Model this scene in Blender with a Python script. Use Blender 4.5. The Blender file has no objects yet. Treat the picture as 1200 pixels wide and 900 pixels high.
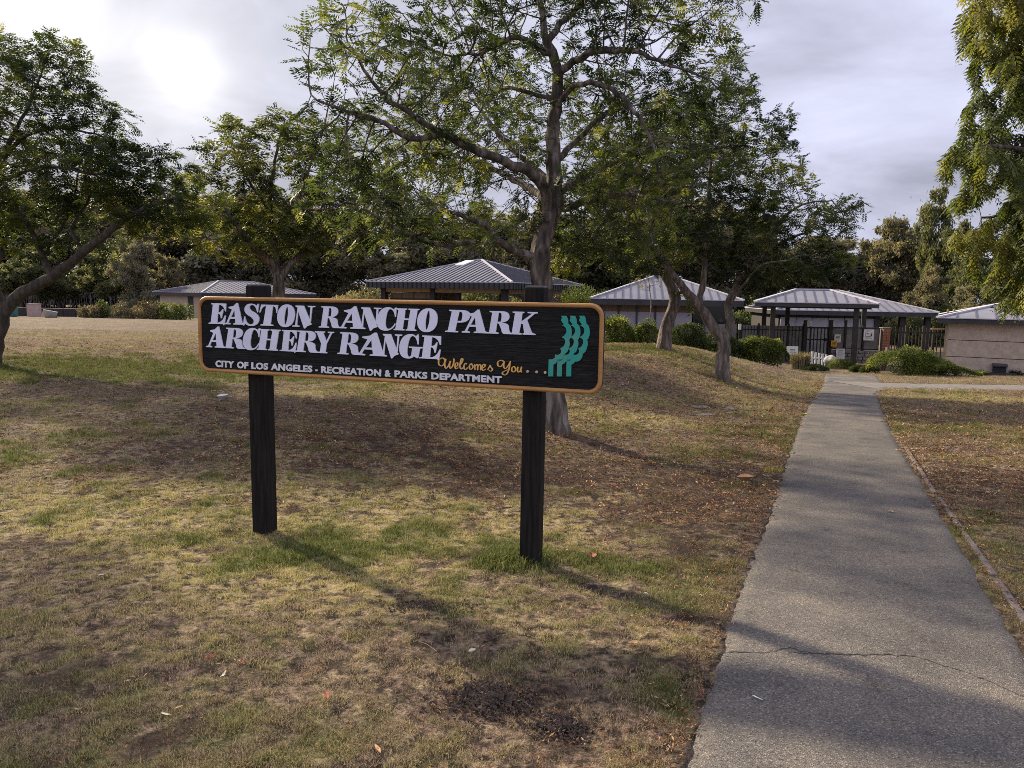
import bpy, bmesh, math, random
import numpy as np
from mathutils import Vector, Matrix

random.seed(7); RNG = np.random.default_rng(11)
R = math.radians
scn = bpy.context.scene
COL = scn.collection

# ------------------------------------------------------------------ camera
EYE = Vector((0, 0, 1.6)); FPX = 900.0
PITCH, ROLL = R(6.65), R(0.9)
_F = Vector((0, math.cos(PITCH), -math.sin(PITCH)))
_R0 = Vector((1, 0, 0)); _U0 = Vector((0, math.sin(PITCH), math.cos(PITCH)))
_Rt = _R0 * math.cos(ROLL) + _U0 * math.sin(ROLL)
_Up = -_R0 * math.sin(ROLL) + _U0 * math.cos(ROLL)
cd = bpy.data.cameras.new('camera'); cam = bpy.data.objects.new('camera', cd); COL.objects.link(cam)
cd.sensor_width = 36; cd.lens = 27.0; cd.clip_start = 0.05; cd.clip_end = 3000
cam.matrix_world = Matrix(((_Rt.x, _Up.x, -_F.x, EYE.x), (_Rt.y, _Up.y, -_F.y, EYE.y), (_Rt.z, _Up.z, -_F.z, EYE.z), (0, 0, 0, 1)))
scn.camera = cam

def ray(px, py):
    return _F + _Rt * ((px - 600) / FPX) + _Up * ((450 - py) / FPX)
def at(px, py, Y):
    d = ray(px, py); return EYE + d * (Y / d.y)

# ------------------------------------------------------------------ light
SUN_AZ, SUN_EL = R(-45), R(27)      # azimuth from the view direction, negative = left
sun_dir = Vector((math.sin(SUN_AZ) * math.cos(SUN_EL), math.cos(SUN_AZ) * math.cos(SUN_EL), math.sin(SUN_EL)))
sl = bpy.data.lights.new('sun', 'SUN'); so = bpy.data.objects.new('sun', sl); COL.objects.link(so)
sl.energy = 5.0; sl.angle = R(2.8); sl.color = (1.0, 0.87, 0.64)
so.rotation_euler = sun_dir.to_track_quat('Z', 'Y').to_euler()
so.location = (-20, 20, 30)

world = bpy.data.worlds.new('World'); scn.world = world; world.use_nodes = True
def build_world():
    nt = world.node_tree; nt.nodes.clear(); N = nt.nodes.new; L = nt.links.new
    out = N('ShaderNodeOutputWorld'); bg = N('ShaderNodeBackground'); L(bg.outputs[0], out.inputs[0])
    sky = N('ShaderNodeTexSky'); sky.sky_type = 'NISHITA'; sky.sun_disc = False
    sky.sun_elevation = SUN_EL; sky.sun_rotation = SUN_AZ; sky.air_density = 1.4; sky.dust_density = 2.5
    tc = N('ShaderNodeTexCoord')
    def math_(op, a, b=None, c=None, clamp=False):
        m = N('ShaderNodeMath'); m.operation = op; m.use_clamp = clamp
        for i, v in enumerate((a, b, c)):
            if v is None: continue
            if isinstance(v, (int, float)): m.inputs[i].default_value = v
            else: L(v, m.inputs[i])
        return m.outputs[0]
    def dotp(v):
        m = N('ShaderNodeVectorMath'); m.operation = 'DOT_PRODUCT'; L(tc.outputs['Generated'], m.inputs[0]); m.inputs[1].default_value = v
        return m.outputs['Value']
    def scale(col, k):
        m = N('ShaderNodeVectorMath'); m.operation = 'SCALE'; 
        if isinstance(col, tuple): m.inputs[0].default_value = col
        else: L(col, m.inputs[0])
        if isinstance(k, (int, float)): m.inputs['Scale'].default_value = k
        else: L(k, m.inputs['Scale'])
        return m.outputs[0]
    def add(a, b):
        m = N('ShaderNodeVectorMath'); m.operation = 'ADD'; L(a, m.inputs[0]); L(b, m.inputs[1]); return m.outputs[0]
    def mixc(f, a, b):
        m = N('ShaderNodeMix'); m.data_type = 'RGBA'; L(f, m.inputs['Factor'])
        for k, v in ((6, a), (7, b)):
            if isinstance(v, tuple): m.inputs[k].default_value = (*v, 1)
            else: L(v, m.inputs[k])
        return m.outputs[2]
    # stretched cloud noise: project direction on a cloud deck
    sep = N('ShaderNodeSeparateXYZ'); L(tc.outputs['Generated'], sep.inputs[0])
    zz = math_('MAXIMUM', sep.outputs['Z'], 0.0); den = math_('ADD', zz, 0.22)
    cmb = N('ShaderNodeCombineXYZ'); L(math_('DIVIDE', sep.outputs['X'], den), cmb.inputs[0]); L(math_('DIVIDE', sep.outputs['Y'], den), cmb.inputs[1])
    no = N('ShaderNodeTexNoise'); L(cmb.outputs[0], no.inputs['Vector']); no.inputs['Scale'].default_value = 1.5; no.inputs['Detail'].default_value = 6; no.inputs['Roughness'].default_value = 0.55; no.inputs['Distortion'].default_value = 0.6
    cl = N('ShaderNodeMapRange'); L(no.outputs['Fac'], cl.inputs[0]); cl.inputs[1].default_value = 0.3; cl.inputs[2].default_value = 0.7; cl.inputs[3].default_value = 0.0; cl.inputs[4].default_value = 1.0
    # thinner, brighter cloud towards the sun
    s1 = math_('MAXIMUM', dotp(tuple(sun_dir)), 0.0)
    near = math_('POWER', s1, 4.0)
    base = mixc(near, (0.325, 0.334, 0.425), (0.285, 0.287, 0.31))
    base = scale(base, math_('MULTIPLY_ADD', cl.outputs[0], 0.58, 0.70))
    base = scale(base, math_('MULTIPLY_ADD', zz, 0.85, 0.94))
    # the bright gap in the cloud where the veiled sun shows
    gd = (ray(216, 88)).normalized()
    g = math_('MAXIMUM', dotp(tuple(gd)), 0.0)
    gl = math_('ADD', math_('MULTIPLY', math_('POWER', g, 1900.0), math_('MULTIPLY_ADD', cl.outputs[0], .25, .15)), math_('MULTIPLY', math_('POWER', g, 320.0), 0.17))
    g2d = (ray(30, -10)).normalized(); g2 = math_('MAXIMUM', dotp(tuple(g2d)), 0.0)
    gl = math_('ADD', gl, math_('MULTIPLY', math_('POWER', g2, 420.0), math_('MULTIPLY_ADD', cl.outputs[0], .2, .24)))
    glow = scale((1.0, 0.97, 0.93), gl)
    cloud = add(base, glow)
    skys = scale(sky.outputs[0], 0.10)
    fac = math_('MULTIPLY_ADD', cl.outputs[0], 0.01, 0.98)
    fin = mixc(fac, skys, cloud)
    L(fin, bg.inputs[0]); bg.inputs[1].default_value = 1.0
build_world()
scn.view_settings.view_transform = 'Standard'; scn.view_settings.look = 'None'
scn.view_settings.exposure = 0.8; scn.view_settings.gamma = 1.0
scn.render.engine = 'CYCLES'
try:
    scn.cycles.use_denoising = False; scn.cycles.max_bounces = 6; scn.cycles.transparent_max_bounces = 8
    scn.cycles.use_adaptive_sampling = False; scn.cycles.filter_width = 0.9; scn.cycles.sample_clamp_indirect = 3.0
except Exception: pass

# ------------------------------------------------------------------ noise + terrain (numpy)
_perm = np.random.default_rng(3).random((256, 256))
def vnoise(x, y):
    xi = np.floor(x).astype(int); yi = np.floor(y).astype(int); fx = x - xi; fy = y - yi
    fx = fx * fx * (3 - 2 * fx); fy = fy * fy * (3 - 2 * fy)
    a = _perm[xi & 255, yi & 255]; b = _perm[(xi + 1) & 255, yi & 255]; c = _perm[xi & 255, (yi + 1) & 255]; d = _perm[(xi + 1) & 255, (yi + 1) & 255]
    return (a * (1 - fx) + b * fx) * (1 - fy) + (c * (1 - fx) + d * fx) * fy
def fbm(x, y, o=4):
    s = 0; a = .5; t = 0
    for i in range(o):
        s = s + a * vnoise(x * 2 ** i + 17 * i, y * 2 ** i + 31 * i); t += a; a *= .5
    return s / t
def sstep(a, b, x):
    t = np.clip((x - a) / (b - a), 0, 1); return t * t * (3 - 2 * t)

def path_l(y):   # left edge of the asphalt path (x as function of y)
    return 1.05 + .43 * (y - 3.76) + .06 * np.sin(y * .35) + .05 * (np.maximum(0, 4.5 - y)) ** 1.0 * .5
def path_r(y):
    return 2.50 + .43 * (y - 3.76) + .05 * np.sin(y * .3 + 1) + .35 * sstep(18.5, 20.5, y)
PATH_END = 27.6
def tz0(x, y):
    P = -.045 * np.clip(y - 3.5, 0, 33) ; L = -.018 * np.maximum(0, y - 20)
    L = np.maximum(L, -1.0)
    u = (1.05 + .43 * (y - 3.76)) - x
    w = sstep(.0, 5.0, u)
    z = P * (1 - w) + L * w
    z = z + .20 * np.exp(-((x - 3.8) / 3.2) ** 2 - ((y - 22.5) / 4.5) ** 2) * w
    z = z - .85 * sstep(24.5, 33, y) * sstep(-3.5, 3, x) * w
    return z
def tz(x, y):
    x = np.asarray(x, float); y = np.asarray(y, float)
    return tz0(x, y)
def cross_c(x):   # centre of the crossing path that leaves to the right
    return 21.9 + .02 * (x - 9)
def path_mask(x, y, m=0.0):
    a = (x > path_l(y) - m) & (x < path_r(y) + m) & (y < PATH_END + m)
    b = (x > path_r(y) - 1) & (np.abs(y - cross_c(x)) < 1.0 + m) & (y > 15)
    return a | b
def G(px, py):
    d = ray(px, py); d = d / d.y
    ys = np.arange(1.2, 400, .05)
    z = EYE.z + d.z * ys; g = tz(d.x * ys, ys)
    i = int(np.argmax(z < g))
    y = ys[i]; return Vector((d.x * y, y, float(g[i])))

# ------------------------------------------------------------------ materials
def nodes_of(m):
    m.use_nodes = True; nt = m.node_tree; nt.nodes.clear(); return nt
def _mat(name, col, col2=None, rough=.8, scale=8.0, detail=5.0, bump=0.0, bscale=None, metal=0.0, stretch=(1, 1, 1), spec=.3, lo=.35, hi=.65, emis=None, third=None):
    m = bpy.data.materials.new(name); nt = nodes_of(m); N = nt.nodes.new; L = nt.links.new
    out = N('ShaderNodeOutputMaterial'); b = N('ShaderNodeBsdfPrincipled'); L(b.outputs[0], out.inputs[0])
    b.inputs['Roughness'].default_value = rough; b.inputs['Metallic'].default_value = metal
    b.inputs['Specular IOR Level'].default_value = spec
    tc = N('ShaderNodeTexCoord'); mp = N('ShaderNodeMapping'); L(tc.outputs['Object'], mp.inputs[0]); mp.inputs['Scale'].default_value = stretch
    no = N('ShaderNodeTexNoise'); L(mp.outputs[0], no.inputs[0]); no.inputs['Scale'].default_value = scale; no.inputs['Detail'].default_value = detail
    cr = N('ShaderNodeValToRGB'); L(no.outputs['Fac'], cr.inputs[0]); cr.color_ramp.elements[0].position = lo; cr.color_ramp.elements[1].position = hi
    cr.color_ramp.elements[0].color = (*col, 1); cr.color_ramp.elements[1].color = (*(col2 or tuple(c * .75 for c in col)), 1)
    if third:
        e = cr.color_ramp.elements.new((lo + hi) / 2 + .02); e.color = (*third, 1)
    L(cr.outputs[0], b.inputs['Base Color'])
    if bump:
        n2 = N('ShaderNodeTexNoise'); L(mp.outputs[0], n2.inputs[0]); n2.inputs['Scale'].default_value = bscale or scale * 4; n2.inputs['Detail'].default_value = 6
        bp = N('ShaderNodeBump'); L(n2.outputs['Fac'], bp.inputs['Height']); bp.inputs['Strength'].default_value = min(1, bump); bp.inputs['Distance'].default_value = .01 * max(1, bump)
        L(bp.outputs[0], b.inputs['Normal'])
    return m
M = {}
M['post'] = _mat('black_stained_post', (.012, .0115, .011), (.026, .023, .021), .8, 10, spec=.12, bump=.9, bscale=25, stretch=(6, 6, .4))
M['board'] = _mat('black_sandblasted_board', (.009, .0085, .0085), (.020, .019, .018), .7, 12, spec=.2, bump=1.0, bscale=22, stretch=(.35, 4, 5))
M['board_grain'] = _mat('worn_grain', (.035, .033, .033), (.020, .019, .019), .7, 10, stretch=(.5, 4, 4))
M['post_top'] = _mat('weathered_post_top', (.17, .16, .16), (.07, .065, .06), .85, 14, bump=.6)
M['frame'] = _mat('orange_brown_paint', (.50, .26, .085), (.36, .18, .06), .45, 5, bump=.25, bscale=60, stretch=(.6, 2, 2))
M['letter'] = _mat('lavender_white_paint', (.80, .82, .95), (.70, .72, .85), .5, 6)
M['letter_small'] = _mat('pale_grey_paint', (.82, .83, .86), (.62, .63, .66), .5, 30)
M['letter_gold'] = _mat('golden_paint', (.85, .48, .11), (.74, .46, .20), .5, 12)
M['dot'] = _mat('peach_paint', (.75, .52, .34), None, .5, 12)
M['teal'] = _mat('teal_paint', (.03, .36, .29), (.10, .33, .26), .5, 7, third=(.035, .34, .27))
M['roof'] = _mat('lavender_grey_roof_metal', (.215, .205, .24), (.165, .158, .185), .55, 1.2, metal=.0, spec=.5)
M['seam'] = _mat('roof_seam_metal', (.06, .058, .075), (.09, .085, .11), .45, 2)
M['cap'] = _mat('roof_cap_metal', (.55, .53, .56), (.46, .44, .48), .45, 2)
M['fascia'] = _mat('charcoal_fascia', (.035, .035, .040), (.05, .05, .055), .5, 3)
M['darkwood'] = _mat('dark_brown_timber', (.028, .024, .022), (.045, .038, .034), .7, 6, bump=.3)
M['beam'] = _mat('tan_beam', (.34, .25, .16), (.26, .19, .12), .7, 5)
M['woodwall'] = _mat('brown_board_wall', (.20, .145, .10), (.14, .10, .075), .8, 3, stretch=(6, 6, .6))
M['greywall'] = _mat('lavender_grey_wall', (.36, .34, .39), (.29, .275, .32), .85, 1.5, bump=.2)
M['tanwall'] = _mat('tan_split_face_block', (.52, .42, .34), (.42, .335, .27), .92, 6, bump=1.0, bscale=45)
M['brick'] = _mat('red_brown_brick', (.33, .14, .085), (.24, .10, .065), .9, 9, bump=.5)
M['mortar'] = _mat('grey_mortar', (.20, .18, .165), None, .95, 9)
M['window'] = _mat('dark_window_glass', (.015, .017, .02), None, .12, 2, spec=.6)
M['metal_black'] = _mat('black_painted_metal', (.014, .014, .015), (.022, .02, .02), .5, 5)
M['mesh'] = _mat('grey_privacy_mesh', (.21, .20, .20), (.15, .14, .14), .8, 3)
M['stone'] = _mat('grey_stone', (.27, .25, .235), (.15, .14, .13), .9, 5, bump=.7)
M['whitepaint'] = _mat('white_paint', (.74, .73, .72), (.62, .61, .60), .6, 5)
M['print'] = _mat('dark_print', (.06, .06, .075), None, .6, 5)
M['yellow'] = _mat('yellow_plastic', (.72, .40, .03), (.6, .32, .02), .5, 5)
M['boulder'] = _mat('pale_boulder', (.46, .445, .42), (.30, .285, .265), .9, 5, bump=.5)
M['concrete'] = _mat('worn_concrete', (.20, .18, .16), (.135, .122, .11), .95, 5, bump=.5, bscale=60)
M['kerb'] = _mat('weathered_edging', (.20, .165, .15), (.125, .105, .10), .95, 7, bump=.8, bscale=50)
M['teal_bin'] = _mat('teal_green_plastic', (.05, .16, .15), (.04, .12, .12), .6, 4)
M['pink'] = _mat('faded_pink_block', (.50, .36, .33), (.4, .29, .27), .9, 4)
M['paper'] = _mat('white_paper', (.80, .80, .80), None, .8, 30)
M['crack'] = _mat('dark_crack_fill', (.055, .05, .045), None, 1, 30)
M['twig'] = _mat('dry_twig', (.33, .22, .14), (.2, .13, .09), .9, 20)
M['leaf_tan'] = _mat('dry_tan_leaf', (.52, .33, .16), (.38, .22, .11), .85, 30)
M['leaf_red'] = _mat('dry_red_leaf', (.30, .09, .05), (.2, .07, .045), .85, 30)
M['leaf_pale'] = _mat('pale_dry_leaf', (.62, .54, .42), (.48, .41, .31), .85, 30)
M['yellow_grass'] = _mat('yellow_plant', (.55, .50, .06), (.4, .42, .05), .85, 30)
M['dirt'] = _mat('dark_loose_soil', (.13, .095, .07), (.06, .045, .036), 1.0, 25, bump=1, bscale=60)
M['hill'] = _mat('far_ground', (.2, .17, .1), None, 1, .05)

def bark(name, c1, c2, c3):
    m = _mat(name, c1, c2, .95, 5, 8, bump=3.2, bscale=12, stretch=(2.6, 2.6, .6), third=c3); return m
M['bark'] = bark('grey_brown_bark', (.05, .040, .034), (.29, .245, .21), (.13, .105, .088))
M['bark_pale'] = bark('tan_bark', (.085, .070, .060), (.27, .225, .19), (.155, .125, .105))
M['bark_dark'] = bark('dark_bark', (.05, .042, .035), (.11, .09, .075), (.08, .065, .055))

def leafmat(name, c_lo, c_hi, c_warm, trans=.45, tcol=1.5):
    m = bpy.data.materials.new(name); nt = nodes_of(m); N = nt.nodes.new; L = nt.links.new
    out = N('ShaderNodeOutputMaterial')
    at_ = N('ShaderNodeAttribute'); at_.attribute_name = 'tone'
    cr = N('ShaderNodeValToRGB'); L(at_.outputs['Fac'], cr.inputs[0])
    cr.color_ramp.elements[0].color = (*c_lo, 1); cr.color_ramp.elements[1].color = (*c_warm, 1); e = cr.color_ramp.elements.new(.62); e.color = (*c_hi, 1)
    d = N('ShaderNodeBsdfPrincipled'); d.inputs['Roughness'].default_value = .55; d.inputs['Specular IOR Level'].default_value = .25
    L(cr.outputs[0], d.inputs['Base Color'])
    t = N('ShaderNodeBsdfTranslucent')
    v = N('ShaderNodeVectorMath'); v.operation = 'MULTIPLY'; L(cr.outputs[0], v.inputs[0]); v.inputs[1].default_value = (tcol * 1.15, tcol * 1.1, tcol * .55); L(v.outputs[0], t.inputs[0])
    mx = N('ShaderNodeMixShader'); mx.inputs[0].default_value = trans; L(d.outputs[0], mx.inputs[1]); L(t.outputs[0], mx.inputs[2]); L(mx.outputs[0], out.inputs[0])
    return m
M['lf_main'] = leafmat('feathery_green_leaf', (.010, .018, .007), (.052, .072, .027), (.17, .18, .05), .46, 1.9)
M['lf_left'] = leafmat('left_tree_leaf', (.010, .018, .007), (.052, .072, .025), (.20, .20, .05), .46, 2.0)
M['lf_yel'] = leafmat('yellow_green_leaf', (.020, .030, .012), (.078, .092, .032), (.20, .195, .05), .46, 1.9)
M['lf_droop'] = leafmat('olive_yellow_leaf', (.03, .043, .014), (.088, .112, .032), (.21, .20, .055), .42, 1.7)
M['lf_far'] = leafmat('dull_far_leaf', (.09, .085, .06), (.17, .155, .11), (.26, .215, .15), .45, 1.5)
M['lf_dark'] = leafmat('dark_evergreen_leaf', (.055, .065, .036), (.11, .12, .065), (.19, .18, .09), .45, 1.5)
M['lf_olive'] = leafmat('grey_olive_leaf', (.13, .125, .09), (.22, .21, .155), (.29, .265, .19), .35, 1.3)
M['lf_bush'] = leafmat('bush_leaf', (.025, .038, .012), (.095, .125, .030), (.27, .28, .07), .35, 1.5)
M['lf_bushd'] = leafmat('dark_bush_leaf', (.02, .03, .012), (.065, .09, .03), (.17, .19, .06), .35, 1.4)
M['lf_dry'] = leafmat('dry_clump_leaf', (.10, .085, .055), (.22, .185, .12), (.38, .33, .21), .3, 1.1)

# ------------------------------------------------------------------ object helpers
def mk(name, V, F, mat=None, parent=None, tone=None, smooth=False, link=True):
    """V (n,3); F list of int arrays (k,3) or (k,4) or python list of faces"""
    me = bpy.data.meshes.new(name)
    V = np.asarray(V, np.float32)
    if isinstance(F, np.ndarray): F = [F]
    if len(F) and isinstance(F[0], np.ndarray):
        me.vertices.add(len(V)); me.vertices.foreach_set('co', V.ravel())
        nl = sum(f.size for f in F); npoly = sum(len(f) for f in F)
        me.loops.add(nl); me.polygons.add(npoly)
        me.loops.foreach_set('vertex_index', np.concatenate([f.ravel() for f in F]).astype(np.int32))
        tot = np.concatenate([np.full(len(f), f.shape[1]) for f in F]); st = np.concatenate([[0], np.cumsum(tot)[:-1]])
        me.polygons.foreach_set('loop_start', st.astype(np.int32))
        try: me.polygons.foreach_set('loop_total', tot.astype(np.int32))
        except Exception: pass
        me.update(calc_edges=True)
    else:
        me.from_pydata([tuple(v) for v in V.tolist()], [], [tuple(int(i) for i in f) for f in F])
    if smooth: me.polygons.foreach_set('use_smooth', np.ones(len(me.polygons), bool))
    if tone is not None:
        a = me.attributes.new('tone', 'FLOAT', 'POINT'); a.data.foreach_set('value', np.asarray(tone, np.float32))
    if mat is not None: me.materials.append(mat)
    o = bpy.data.objects.new(name, me)
    if link: COL.objects.link(o)
    if parent is not None: o.parent = parent
    return o
def tag(o, label=None, cat=None, group=None, kind=None):
    if label: o['label'] = label
    if cat: o['category'] = cat
    if group: o['group'] = group
    if kind: o['kind'] = kind
    return o
def thing(name, label, cat, loc=(0, 0, 0), rz=0.0, group=None):
    o = bpy.data.objects.new(name, None); COL.objects.link(o); o.location = loc; o.rotation_euler = (0, 0, rz)
    o.empty_display_size = .2
    return tag(o, label, cat, group)
class MB:
    def __init__(s): s.v = []; s.f = []
    def box(s, c, d, rz=0.0, taper=1.0, tilt=None):
        x, y, z = c; a, b, h = d[0] / 2, d[1] / 2, d[2] / 2; n = len(s.v)
        cs, sn = math.cos(rz), math.sin(rz)
        for dz in (-h, h):
            k = taper if dz > 0 else 1
            for dx, dy in ((-a, -b), (a, -b), (a, b), (-a, b)):
                p = Vector((dx * k, dy * k, dz))
                if tilt is not None: p = tilt @ p
                s.v.append((x + p.x * cs - p.y * sn, y + p.x * sn + p.y * cs, z + p.z))
        s.f += [(n, n + 3, n + 2, n + 1), (n + 4, n + 5, n + 6, n + 7)] + [(n + i, n + (i + 1) % 4, n + 4 + (i + 1) % 4, n + 4 + i) for i in range(4)]
        return s
    def bar(s, p, q, w, h=None, up=Vector((0, 0, 1))):
        p = Vector(p); q = Vector(q); h = h or w; d = (q - p).normalized()
        sd = d.cross(up)
        if sd.length < 1e-4: sd = Vector((1, 0, 0))
        sd.normalize(); u = sd.cross(d).normalized(); n = len(s.v)
        for e in (p, q):
            for a, b in ((-1, -1), (1, -1), (1, 1), (-1, 1)): s.v.append(tuple(e + sd * a * w / 2 + u * b * h / 2))
        s.f += [(n, n + 3, n + 2, n + 1), (n + 4, n + 5, n + 6, n + 7)] + [(n + i, n + (i + 1) % 4, n + 4 + (i + 1) % 4, n + 4 + i) for i in range(4)]
        return s
    def cyl(s, c, r, h, n=12, r2=None):
        k = len(s.v); r2 = r if r2 is None else r2
        for z, rr in ((0, r), (h, r2)):
            for i in range(n): s.v.append((c[0] + rr * math.cos(2 * math.pi * i / n), c[1] + rr * math.sin(2 * math.pi * i / n), c[2] + z))
        s.f += [tuple(k + i for i in reversed(range(n))), tuple(k + n + i for i in range(n))] + [(k + i, k + (i + 1) % n, k + n + (i + 1) % n, k + n + i) for i in range(n)]
        return s
    def prism(s, pts, y0, y1):   # polygon in xz extruded along y
        k = len(s.v); n = len(pts)
        for y in (y0, y1):
            for p in pts: s.v.append((p[0], y, p[1]))
        s.f += [tuple(k + i for i in range(n)), tuple(k + n + i for i in reversed(range(n)))] + [(k + i, k + n + i, k + n + (i + 1) % n, k + (i + 1) % n) for i in range(n)]
        return s
    def quad(s, a, b, c, d):
        n = len(s.v); s.v += [tuple(a), tuple(b), tuple(c), tuple(d)]; s.f.append((n, n + 1, n + 2, n + 3)); return s
    def build(s, name, mat, parent=None, bevel=0.0, smooth=False):
        me = bpy.data.meshes.new(name); me.from_pydata(s.v, [], s.f)
        bm = bmesh.new(); bm.from_mesh(me)
        bmesh.ops.recalc_face_normals(bm, faces=bm.faces)
        if bevel: bmesh.ops.bevel(bm, geom=bm.edges[:], offset=bevel, segments=2, affect='EDGES', profile=.5)
        bm.to_mesh(me); bm.free(); me.materials.append(mat)
        if smooth:
            for p in me.polygons: p.use_smooth = True
        o = bpy.data.objects.new(name, me); COL.objects.link(o)
        if parent is not None: o.parent = parent
        return o
def copy_part(o, parent, loc=None, rot=None, scale=None):
    c = o.copy(); COL.objects.link(c); c.parent = parent
    if loc is not None: c.location = loc
    if rot is not None: c.rotation_euler = rot
    if scale is not None: c.scale = scale
    return c

# ------------------------------------------------------------------ ground colours (numpy fields shared by soil sheet and grass)
# patches: centre given by photograph pixel on the ground, radii in metres, value
_p = lambda px, py: (G(px, py).x, G(px, py).y)
GREEN = [(_p(110, 432), 6.0, 2.4, 1.0), (_p(-60, 430), 6.0, 2.6, 1.0), (_p(340, 440), 2.2, 1.2, .45), ((3.3, 21.6), 3.0, 1.3, 1.3), (_p(625, 655), .42, .25, .8), (_p(470, 650), 1.3, .5, .4),
         (_p(905, 515), 1.0, 1.2, .8), (_p(1090, 505), 2.2, 1.6, .75), (_p(1180, 690), .5, .8, .6), (_p(780, 700), .5, .5, .45), (_p(60, 520), 1.8, 1.2, .5), (_p(240, 650), .8, .5, .2), (_p(1000, 470), 1, 3, .4), (_p(120, 850), 1.0, .5, .3), (_p(790, 840), .12, .5, .3),
         (_p(1150, 462), 5, .7, .4), (_p(880, 560), .7, .7, .35), (_p(575, 655), .5, .25, .6)]
STRAW_SUNLIT = [(_p(400, 610), 1.7, .75, 1.5), (_p(200, 600), 1.2, .9, .9), (_p(120, 375), 30, 14, .15), (_p(720, 490), 1.6, .9, .9), (_p(330, 680), 1.2, .6, .8), (_p(860, 440), 4, 1.6, .6), (_p(1150, 468), 4, 1, .6), (_p(560, 450), 2.5, 1.6, .7), (_p(780, 470), 3, 1.2, .3)]  # dry straw areas, plus the sunlit strip by the posts painted as colour
SOIL_SHADE = [(_p(450, 520), 2.4, 1.2, .55), (_p(850, 590), .7, 1.4, .65), (_p(620, 560), 1.6, .7, .4), (_p(300, 560), 1.6, .8, .2), (_p(760, 520), 1.5, .8, .3), (_p(700, 640), .8, .4, .2), (_p(200, 870), 1.2, .5, .12), (_p(575, 815), .20, .12, 1.0), (_p(655, 855), .12, .07, .95), (_p(430, 805), .07, .05, 1.0), (_p(770, 790), .22, .14, .8), (_p(500, 712), .28, .10, .7), (_p(860, 512), .42, .18, 1.2), (_p(845, 500), .35, .13, 1.0), (_p(700, 560), 1.6, .9, .65), (_p(930, 490), .6, .4, .3),  # bare soil spots, plus canopy shade over the middle lawn painted as colour
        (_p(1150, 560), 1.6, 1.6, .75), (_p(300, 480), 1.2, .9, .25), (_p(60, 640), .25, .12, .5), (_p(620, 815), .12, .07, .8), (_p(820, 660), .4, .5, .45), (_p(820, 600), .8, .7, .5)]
def patches(lst, x, y):
    s = np.zeros_like(x)
    for (c, rx, ry, v) in lst:
        d = ((x - c[0]) / rx) ** 2 + ((y - c[1]) / ry) ** 2
        s = s + v * np.exp(-d)
    return s
def fields(x, y):
    n1 = fbm(x * .9 + 5, y * .9 + 9, 5); n2 = fbm(x * 3.1 + 50, y * 3.1 + 7, 4); n3 = fbm(x * .3 + 80, y * .3 + 3, 3); n4 = fbm(x * 11, y * 11 + 5, 3)
    n5 = fbm(x * 4.3 + 150, y * 4.3 + 77, 4); near = 1 - .35 * sstep(12, 30, y)
    g = np.clip(patches(GREEN, x, y) * (.45 + 1.1 * n2) + ((n2 - .53) * 2.6 + (n1 - .5) * .8 + (n4 - .5) * 1.1) * near * (.5 + .5 * sstep(3.2, 5.5, y)) - .03, 0, 1)
    s = np.clip(patches(STRAW_SUNLIT, x, y) * (.7 + .6 * n2) + (n1 - .47) * 1.3 + (n4 - .5) * 1.3 + .10, 0, 1)
    d = np.clip(patches(SOIL_SHADE, x, y) * (.3 + 1.5 * n5) + ((.455 - n5) * 3.0 + (.45 - n3) * .6 + (.47 - n4) * 1.6) * near, 0, 1)
    return g, s, d

def add_attr(me, name, vals):
    a = me.attributes.new(name, 'FLOAT', 'POINT'); a.data.foreach_set('value', np.asarray(vals, np.float32))

def ground_material():
    m = bpy.data.materials.new('dry_lawn_soil'); nt = nodes_of(m); N = nt.nodes.new; L = nt.links.new
    out = N('ShaderNodeOutputMaterial'); b = N('ShaderNodeBsdfPrincipled'); L(b.outputs[0], out.inputs[0]); b.inputs['Roughness'].default_value = .95; b.inputs['Specular IOR Level'].default_value = .1
    geo = N('ShaderNodeNewGeometry')
    def attr(n):
        a = N('ShaderNodeAttribute'); a.attribute_name = n; return a.outputs['Fac']
    def noise(s, d=6):
        n = N('ShaderNodeTexNoise'); L(geo.outputs['Position'], n.inputs[0]); n.inputs['Scale'].default_value = s; n.inputs['Detail'].default_value = d; n.inputs['Roughness'].default_value = .65; return n.outputs['Fac']
    def mix(f, a, c):
        x = N('ShaderNodeMix'); x.data_type = 'RGBA'; L(f, x.inputs['Factor'])
        for k, v in ((6, a), (7, c)):
            if isinstance(v, tuple): x.inputs[k].default_value = (*v, 1)
            else: L(v, x.inputs[k])
        return x.outputs[2]
    def mad(a, k, c, clamp=True):
        x = N('ShaderNodeMath'); x.operation = 'MULTIPLY_ADD'; x.use_clamp = clamp; L(a, x.inputs[0]); x.inputs[1].default_value = k; x.inputs[2].default_value = c; return x.outputs[0]
    def addn(a, c):
        x = N('ShaderNodeMath'); x.operation = 'ADD'; x.use_clamp = True; L(a, x.inputs[0]); L(c, x.inputs[1]); return x.outputs[0]
    fine = noise(38); mid = noise(7)
    col = mix(mad(fine, 3.2, -1.1), (.075, .052, .040), (.37, .265, .19))
    col = mix(addn(attr('straw'), mad(fine, 1.6, -.8, False)), col, (.40, .305, .17))
    gap = noise(13, 5); col = mix(mad(gap, 6.0, -2.5), (.040, .029, .023), col)
    col = mix(addn(attr('green'), mad(mid, 1.4, -.72, False)), col, (.11, .12, .04))
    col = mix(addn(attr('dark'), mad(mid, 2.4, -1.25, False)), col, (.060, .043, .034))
    L(col, b.inputs['Base Color'])
    bp = N('ShaderNodeBump'); L(fine, bp.inputs['Height']); bp.inputs['Strength'].default_value = 1.0; bp.inputs['Distance'].default_value = .03; L(bp.outputs[0], b.inputs['Normal'])
    return m
M['ground'] = ground_material()

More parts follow.
